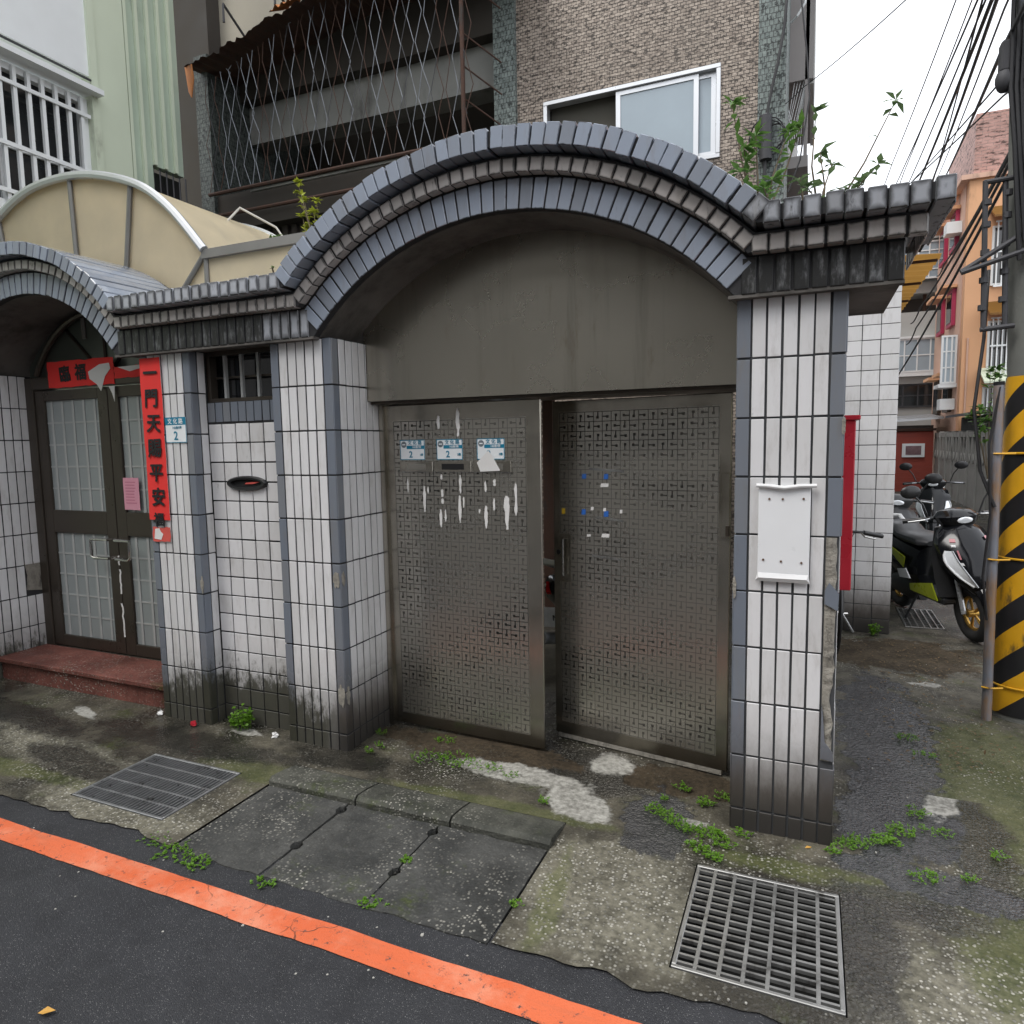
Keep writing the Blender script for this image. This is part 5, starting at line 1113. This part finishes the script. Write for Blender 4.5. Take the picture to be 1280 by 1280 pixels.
for x in (2.6, 3.6, 4.4): box('pillar', 'rust', fb, x, x+.1, BY+.3, BY+.4, 5.75, 6.35)
win(fb, 2.1, 4.6, BY-.2, 6.75, 7.95, 'wht', 'pane_blue', 8, 4); box('roof_slab', 'paleg', fb, 0, 8, BY-.3, BY+8, 8.0, 8.12)
ob = thing('orange_building', 'orange rendered apartment block with barred windows beyond the utility pole', 'building', (5, 18, 0))
MAT['orng'] = plain('orange_render', (.68, .38, .21), .85, var=.12, vs_=.7, dirt=.08)
MAT['pnk'] = plain('peach_render', (.62, .40, .30), .85, var=.12, vs_=.7, dirt=.1)
MAT['brk'] = m_mosaic('red_brick_top', ((.46, .27, .23), (.42, .24, .20)), .25, .08, (.28, .2, .17), .3)
MAT['mag'] = plain('magenta_frame', (.42, .03, .09), .5)
OX, OY = 3.90, 19.0
box('front_wall', 'orng', ob, OX, OX+7, OY, OY+.3, 0, 8.3); box('side_wall', 'pnk', ob, OX-.02, OX+.3, OY+.3, OY+4.5, 0, 8.3); box('attic', 'brk', ob, OX+.1, OX+7, OY+.1, OY+4, 8.3, 9.9)
box('roof_slab', 'pnk', ob, OX-.2, OX+7, OY-.1, OY+4.5, 8.24, 8.36)
for zf in (1.9, 4.3, 6.4):
    for yw in (OY+1.0, OY+2.7):
        b = MB(); b.box(OX-.12, OX-.025, yw, yw+.9, zf+.4, zf+1.4); wv = b.build('window', 'mag' if zf > 4 else 'brown_fr', ob); box('pane', 'pane_dark', wv, OX-.13, OX-.121, yw+.1, yw+.8, zf+.5, zf+1.3); box('hood', 'orng', wv, OX-.4, OX-.025, yw-.1, yw+1, zf+1.42, zf+1.5)
for (xa, xb, za, zb) in ((OX+.55, OX+1.6, 5.5, 7.0), (OX+.55, OX+1.5, 3.2, 4.6), (OX+.5, OX+1.5, 1.2, 2.9)):
    wv = win(ob, xa, xb, OY, za, zb, 'wht', 'pane_dark', 1, 1)
    for k in range(9): xx = xa+(xb-xa)*(k+.5)/9; box('window_bar', 'wht', wv, xx-.015, xx+.015, OY-.38, OY-.35, za-.1, zb)
    for z in (za-.1, (za+zb)/2, zb): box('window_rail', 'wht', wv, xa, xb, OY-.40, OY-.381, z, z+.04)
    MB().prism([(xa-.1, OY, zb+.45), (xa-.1, OY-.75, zb+.05), (xa-.1, OY-.75, zb+.1), (xa-.1, OY, zb+.5)], (xb-xa+.25, 0, 0)).build('awning', 'amber' if za > 3 else 'mint', wv)
win(ob, OX-.42, OX-.05, OY+.4, 3.05, 4.35, 'wht', 'pane_blue', 3, 3)
box('bay_floor', 'wht', ob, OX-.45, OX-.025, OY+.35, OY+1.2, 2.95, 3.05); box('air_conditioner', 'wht', ob, OX-.38, OX-.025, OY+.5, OY+1.0, 2.35, 2.65); box('air_conditioner', 'wht', ob, OX-.38, OX-.025, OY+.6, OY+1.1, 7.1, 7.4)
MB().cyl((OX+.12, OY-.03, 0), (OX+.12, OY-.03, 4.2), .025, 6).build('drain_pipe', 'pnk', ob)
# concrete fence with pointed slots, dark lean-to behind, red wall with notice
fn = thing('concrete_fence', 'grey precast concrete fence with pointed slots along the alley', 'fence', (3.65, 14, 0))
MAT['fence'] = plain('fence_concrete', (.38, .38, .36), .9, var=.3, vs_=3, bump=.3, dirt=.2)
for k in range(11):
    y = 10.2+k*.95; box('post', 'fence', fn, 3.58, 3.72, y, y+.12, -.02, 1.75); box('panel', 'fence', fn, 3.62, 3.68, y+.12, y+.95, -.02, 1.0)
    for s in (0, 1): 
        y1 = y+.12+.415*s; MB().prism([(3.60, y1, 1.0), (3.60, y1+.07, 1.0), (3.60, y1+.07, 1.2), (3.60, y1+.2075, 1.02), (3.60, y1+.345, 1.2), (3.60, y1+.345, 1.0), (3.60, y1+.415, 1.0), (3.60, y1+.415, 1.6), (3.60, y1+.34, 1.6), (3.60, y1+.34, 1.22), (3.60, y1+.2075, 1.03), (3.60, y1+.075, 1.22), (3.60, y1+.075, 1.6), (3.60, y1, 1.6)], (.05, 0, 0)).build('slotted_panel', 'fence', fn)
    box('top_rail', 'fence', fn, 3.60, 3.70, y+.12, y+.95, 1.6, 1.72)
lt = thing('lean_to_shed', 'dark lean-to shed with sloping roof behind the concrete fence', 'shed', (5, 15, 0))
box('wall', plain('dark_green_boards', (.035, .045, .04), .8), lt, 3.9, 7, 10.5, 18.6, 0, 2.1); MB().prism([(3.55, 10, 2.1), (3.55, 18.7, 2.1), (7, 18.7, 2.5), (7, 10, 2.5)], (0, 0, .06)).build('roof', 'clamp', lt)
rw = thing('red_wall', 'dark red painted wall with framed notice at the alley end', 'wall', (3, 21, 0))
MAT['redw'] = plain('dark_red_paint', (.30, .055, .035), .7, var=.2, vs_=2); 
for k in range(12): box('plank', 'redw', rw, 1.4, 3.55, 20.5, 20.56, k*.15-.02, k*.15+.126)
box('coping', 'rust', rw, 1.3, 3.6, 20.4, 20.65, 1.79, 1.86); MB().prism([(1.0, 20.2, 1.98), (3.75, 20.2, 2.12), (3.75, 20.2, 2.18), (1.0, 20.2, 2.04)], (0, 2.5, .15)).build('tin_roof', 'alu', rw); box('shed_body', 'dbrown', rw, 1.4, 3.55, 20.6, 22.5, 0, 1.95)
no = thing('framed_notice', 'white framed notice fixed on the red wall', 'notice', (3.05, 20.45, 1.1)); box('frame', 'wht', no, 2.75, 3.33, 20.44, 20.49, 1.02, 1.42); box('picture', plain('notice_print', (.20, .12, .13), .5, var=.8, vs_=8), no, 2.84, 3.24, 20.43, 20.439, 1.09, 1.35)
# neighbouring block seen past the mosaic corner, with overhanging balconies
nb = thing('overhanging_block', 'grey block with overhanging balconies beyond the mosaic corner', 'building', (-1.5, 14, 0))
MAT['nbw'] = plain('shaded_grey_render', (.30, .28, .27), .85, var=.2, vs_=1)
NY = 11.2
box('wall', 'nbw', nb, -6, -.35, NY, 22, 0, 12)
for z0, z1, xo in ((6.55, 6.75, .10), (8.05, 9.6, .16), (11.2, 12.8, .2)): box('balcony', 'nbw', nb, -.35, xo, NY, NY+3, z0, z1)
box('balcony_fin', 'nbw', nb, .02, .08, NY, NY+.3, 6.75, 9.5); box('balcony_fin', 'paleg', nb, .10, .17, NY+.1, NY+3, 8.0, 9.7)
for k in range(9):
    for s in (-1, 1):
        xa = -.35+k*.05-.1; a = (max(-.35, min(.03, xa)), NY+.05, 6.75); c = (max(-.35, min(.03, xa+s*.3)), NY+.05+s*.004, 8.05)
        if abs(a[0]-c[0]) > .02: MB().cyl(a, c, .006, 4).build('lattice_bar', 'wht', nb)
for k in range(5): box('window_bar', 'wht', nb, -.35+k*.09, -.33+k*.09, NY-.05, NY-.03, 9.75, 10.9)
for z in (9.75, 10.2, 10.6): box('window_rail', 'wht', nb, -.35, .05, NY-.029, NY-.01, z, z+.05)
MB().tube([(-.3, NY-.2, 8.9), (-.12, NY-.35, 8.97), (0, NY-.35, 9.15), (.02, NY-.3, 9.4)], .02, 6).build('water_pipe', 'wht', nb)
# opposite side of the lane
ob2 = thing('opposite_house', 'grey rendered house front across the lane', 'building', (-1, -9, 0))
box('wall', plain('opposite_render', (.24, .23, .22), .8, var=.3, vs_=1, dirt=.3), ob2, -14, 8, -12, -9.0, 0, 7.5)
for k in range(7):
    for z in (1.0, 4.2): win(ob2, -12.5+k*2.9, -11+k*2.9, -8.94, z, z+1.3, 'clamp', 'pane_dark', 3, 1)
box('roof_slab', 'paleg', ob2, -14.2, 8.2, -12, -8.6, 7.5, 7.65)
# ================================================================== plants
def leaf_quad(b, p, d, n, L, Wd):
    d = d.normalized(); s = d.cross(n).normalized(); nn = s.cross(d)
    P0 = p; P1 = p+d*L*.45+s*Wd*.5+nn*L*.06; P2 = p+d*L-nn*L*.12; P3 = p+d*L*.45-s*Wd*.5+nn*L*.06; M0 = p+d*L*.5
    b.add([P0, P1, P2, P3, M0], [(0, 1, 4), (1, 2, 4), (2, 3, 4), (3, 0, 4)])
def weed(x, y, z, r, n, label, group, mat='weed', L=.013, hgt=.026):
    if L < .02: n = int(n*1.5); r *= 1.2; L *= random.uniform(.6, 1.0); hgt *= random.uniform(.5, 1.2)
    root = thing('weed_clump', label, 'weed', (x, y, z), group); b = MB(); st = MB()
    for k in range(n):
        a = random.uniform(0, 6.28); q = r*math.sqrt(random.random()); c = Vector((x+q*math.cos(a), y+q*math.sin(a)*.7, z)); top = c+Vector((random.uniform(-.02, .02), random.uniform(-.02, .02), random.uniform(.25, 1)*hgt))
        st.tube([c, top], .0012, 3, cap=False)
        for j in range(random.randint(4, 6)):
            dd = Vector((random.uniform(-1, 1), random.uniform(-1, 1), random.uniform(-.1, .7))); pp = c.lerp(top, random.uniform(.4, 1)); leaf_quad(b, pp, dd, Vector((0, 0, 1)), L*random.uniform(.6, 1.2), L*.7)
    b.build('leaves', mat, root)['kind'] = 'stuff'; st.build('stems', mat, root)['kind'] = 'stuff'; return root
gA = 'weeds in the cracks round the broken-edged pillar'; lA = 'low bright green weed clump in a crack near the broken-edged pillar'
for (x, y, r, n) in ((-.30, .0, .05, 26), (-.22, -.06, .05, 22), (-.14, -.10, .05, 26), (-.06, -.10, .05, 30), (.0, -.15, .04, 22), (-.10, -.21, .045, 20), (-.03, -.26, .03, 16), (.06, -.05, .03, 10), (.40, -.04, .03, 14), (.45, .02, .04, 22), (.50, .06, .05, 30), (.60, .12, .05, 34), (.67, .21, .05, 30), (.74, .40, .05, 20), (.80, .26, .06, 24), (.72, -.10, .05, 20), (.86, -.06, .02, 10), (-.04, .24, .05, 20), (-.12, .15, .04, 18), (-.24, .25, .04, 18), (-.30, .12, .02, 8), (.80, 1.25, .05, 20), (.86, 1.05, .05, 14), (1.0, .15, .03, 10)): weed(x, y, .006, r, n, lA, gA)
lB, gB = 'small green weed clump on the threshold of the steel gate', 'weeds on the gate threshold'
for (x, y, r, n) in ((-1.55, .30, .05, 20), (-1.52, .08, .09, 34), (-1.38, .10, .09, 34), (-1.20, .10, .06, 20), (-1.95, .25, .03, 12), (-1.86, .02, .02, 8), (-1.05, .06, .04, 12), (-.80, -.12, .02, 8), (-1.85, .10, .02, 8)): weed(x, y, .010, r, n, lB, gB)
weed(-2.78, .02, .005, .07, 40, 'leafy green weed at the foot of the square-tiled panel', None, hgt=.13, L=.03)
lC, gC = 'flat mossy weed along the edge of the drain slabs', 'moss along the drain slabs'
for (x, y, r, n) in ((-2.1, -1.03, .07, 30), (-1.95, -1.05, .05, 24), (-2.25, -.99, .06, 24), (-1.15, -.99, .04, 14), (-1.17, -.72, .02, 10), (-.66, -.8, .02, 10), (-1.6, -1.05, .04, 12)): weed(x, y, -.006, r, n, lC, gC, hgt=.015, L=.013)
weed(.80, 3.42, .005, .04, 20, 'green weed at the foot of the white tiled side wall', None, hgt=.10, L=.03)
# scattered chips and grit
b = MB()
for k in range(700):
    if k < 500: x, y = random.uniform(-6, 2), random.uniform(-1.6, -.95)
    else: x, y = random.uniform(-2, 2.2), random.uniform(-1, 3.2)
    if KB[0] < x < KB[1] and y > -1.02 and y < -.2 or any(h[0] < x < h[1] and h[2] < y < h[3] for h in (GR, GL)) or (y > 0 and x < .42) or (0 < x < .41 and y > -.02): continue
    s = random.uniform(.0015, .0055)*(1 if k % 25 else 1.8); z = (-.012 if y < -1 else .004); q = [Vector((random.uniform(.5, 1), 0, 0)) for _ in range(5)]
    pts = [(x+s*random.uniform(.6, 1)*math.cos(a), y+s*random.uniform(.6, 1)*math.sin(a), z) for a in (0, 1.3, 2.5, 3.8, 5)]; b.prism(pts, (0, 0, s*.8))
tag(b.build('grit', 'cement'), 'loose pale grit and stone chips on road and pavement', 'grit', kind='stuff')
# litter leaves
for k, (x, y, sz, lb) in enumerate(((-1.78, -1.78, .05, 'yellow fallen leaf on the asphalt beyond the orange line'), (.30, -.05, .03, 'dry leaf caught at the foot of the broken-edged pillar'))):
    r_ = thing('fallen_leaf', lb, 'leaf', (x, y, -.01)); b = MB(); leaf_quad(b, Vector((x, y, .002)), Vector((.8, .5, .15)), Vector((0, 0, 1)), sz, sz*.6); b.build('blade', 'dead', r_)
for k, (x, y, mt, lb) in enumerate(((-3.42, .0, 'paper_w', 'crumpled white plastic scrap by the doorstep end'), (-3.08, -.05, 'red_paint', 'crumpled red wrapper at the foot of the algae-stained pillar'), (-2.50, -.0, 'paper_w', 'white crumpled cup at the foot of the square-tiled panel'))):
    r_ = thing('litter_scrap', lb, 'litter', (x, y, 0)); b = MB(); b.ball((x, y, .014), .022, .016, .014, 7, 5); b.v = [(p[0]+random.uniform(-.008, .008), p[1]+random.uniform(-.008, .008), max(.003, p[2]+random.uniform(-.008, .008))) for p in b.v]; b.build('crumple', mt, r_)
# shrubs rooted on the cornice
def shrub(label, base, stems, mat, L, group=None, n=9, wd=.36, name='cornice_shrub', up_=.4):
    root = thing(name, label, 'shrub', base, group); st = MB(); b = MB()
    for (tip, nl) in stems:
        a = Vector(base); c = Vector(tip); mid = a.lerp(c, .5)+Vector((random.uniform(-.03, .03), random.uniform(-.03, .03), .02)); st.tube([a, mid, c], [.006, .004, .002], 5)
        for k in range(int(nl*1.15)):
            t = random.uniform(.35, 1)**.6; p = a.lerp(mid, t*2) if t < .5 else mid.lerp(c, t*2-1)
            if k < nl*.6: p = c.copy()
            dd = Vector((random.uniform(-1, 1), random.uniform(-1, 1), random.uniform(-.3, .3+up_))); leaf_quad(b, p, dd, Vector((random.uniform(-.4, .4), random.uniform(-.4, .4), 1)), L*random.uniform(.6, 1.25), L*wd)
    st.build('stems', 'stem', root); b.build('leaves', mat, root)['kind'] = 'stuff'; return root
rp_ = lambda u, v, Y: tuple(ray_at(u, v, Y))
shrub('leafy shrub sprouting from the cornice beside the window corner', (.06, .25, 2.53), [(rp_(915, 130, .3), 16), (rp_(930, 185, .25), 18), (rp_(945, 170, .3), 16), (rp_(965, 225, .2), 16), (rp_(925, 215, .2), 10), (rp_(985, 165, .4), 16), (rp_(1000, 160, .45), 12), (rp_(955, 235, .1), 12)], 'leaf', .075)
shrub('thin branches with pointed leaves rising behind the cornice end', (.30, .40, 2.53), [(rp_(1025, 190, .5), 10), (rp_(1040, 205, .5), 9), (rp_(1010, 235, .4), 9), (rp_(1120, 125, .6), 9), (rp_(1098, 205, .5), 9), (rp_(1080, 230, .5), 8), (rp_(1050, 235, .45), 6), (rp_(1020, 140, .7), 8), (rp_(1000, 225, .4), 9)], 'leaf_d', .07, wd=.4)
shrub('bright yellow-green vine climbing beside the left flank of the arch', (-2.45, .58, 2.53), [(rp_(372, 228, .75), 34), (rp_(380, 250, .75), 40), (rp_(392, 265, .7), 46), (rp_(385, 285, .7), 40), (rp_(372, 240, .75), 26), (rp_(395, 250, .75), 24), (rp_(378, 270, .7), 30)], 'leaf_y', .038, wd=.6)
shrub('small green shrub at the left foot of the big arch', (-2.52, .62, 2.5), [(rp_(345, 297, .7), 14), (rp_(358, 300, .7), 14), (rp_(350, 303, .7), 12), (rp_(338, 302, .7), 10)], 'leaf', .06)
shrub('tiny weed rooted between the cap tiles at the valley of the cornice', (-2.24, -.10, 2.515), [(rp_(342, 335, -.12), 10), (rp_(345, 345, -.14), 8)], 'leaf', .025)
shrub('potted shrub with pale flowers on the wall behind the utility pole', (1.9, 5.2, 1.2), [(rp_(1215, 520, 5.3), 26), (rp_(1225, 510, 5.3), 30), (rp_(1232, 525, 5.2), 30), (rp_(1238, 465, 5.2), 24), (rp_(1250, 470, 5.2), 30), (rp_(1245, 460, 5.2), 24)], 'leaf', .09, wd=.45)
# cable bundle, insulator and coil on the mosaic corner
wc = thing('wall_cable_bundle', 'black cable bundle with insulator and coiled loops on the mosaic corner', 'cable', (-.1, 3.95, 4.0))
g3 = lambda u, v, y=3.93: tuple(ray_at(u, v, y))
MB().tube([g3(984, -10), g3(981, 30), g3(972, 80), g3(965, 110), g3(960, 135), g3(957, 170), g3(955, 240)], .014, 6).build('cable', 'cable', wc, smooth=True)
MB().tube([g3(1000, -20), g3(1008, 60), g3(1012, 120), g3(1000, 200), g3(985, 240)], .007, 6).build('cable', 'cable', wc, smooth=True)
b = MB(); b.cyl(g3(957, 145), g3(957, 200), .055, 10); b.build('insulator', 'clamp', wc, smooth=True); MB().ball(g3(957, 148), .05, .05, .04).build('insulator_cap', 'alu', wc, smooth=True)
for rr, dx in ((.12, 0), (.09, .05), (.15, -.02)):
    c = Vector(g3(962, 170)); MB().tube([c+Vector((dx+rr*math.cos(a), random.uniform(-.02, .02), rr*1.1*math.sin(a))) for a in [2*math.pi*k/18 for k in range(18)]], .006, 5, closed=True).build('coil', 'cable', wc)
for o in (bpy.data.objects):
    if o.type == 'MESH' and o.parent is None and 'label' not in o and 'kind' not in o: o['kind'] = 'structure'

yc = thing('added_yard_shade', 'unseen roof added to darken the yard behind the gate', 'canopy', (-1, 2, 0))  # unseen roof, added to keep light out of the yard
box('roof', 'clamp', yc, -2.4, .25, .66, 3.45, 2.40, 2.43)
for x, y in ((-2.3, .75), (.15, 3.3), (-2.3, 3.3)): MB().cyl((x, y, -.02), (x, y, 2.40), .025, 8).build('post', 'clamp', yc)

# leaf litter along the alley edge
b = MB()
for k in range(420):
    x = random.gauss(1.0, .22); y = random.uniform(.9, 3.35)
    if x < .5 or (x > 1.2 and 1.6 < y < 2.1): continue
    leaf_quad(b, Vector((x, y, .012)), Vector((random.uniform(-1, 1), random.uniform(-1, 1), random.uniform(-.05, .25))), Vector((0, 0, 1)), random.uniform(.012, .035), .012)
lit = b.build('leaf_litter', plain('brown_leaf_litter', (.13, .085, .04), .9, var=.7, vs_=9)); tag(lit, 'brown leaf litter scattered along the alley edge', 'leaf litter', kind='stuff')

for k, (x, z0, w_, h_, mt, lb) in enumerate(((-5.6, 4.4, .5, .45, 'dbrown', 'dim cardboard carton stored inside the caged balcony'), (-4.6, 4.4, .35, .6, 'clamp', 'dim grey bin stored inside the caged balcony'), (-3.5, 4.4, .45, .5, 'beige', 'dim beige crate stored inside the caged balcony'))):
    r_ = thing('stored_box', lb, 'box', (x, 4.6, z0), 'clutter inside the caged balcony'); MB().box(x-w_/2, x+w_/2, 4.4, 4.8, z0, z0+h_).build('carton', mt, r_, bevel=.02); box('lid', mt, r_, x-w_/2-.01, x+w_/2+.01, 4.39, 4.81, z0+h_+.001, z0+h_+.03)
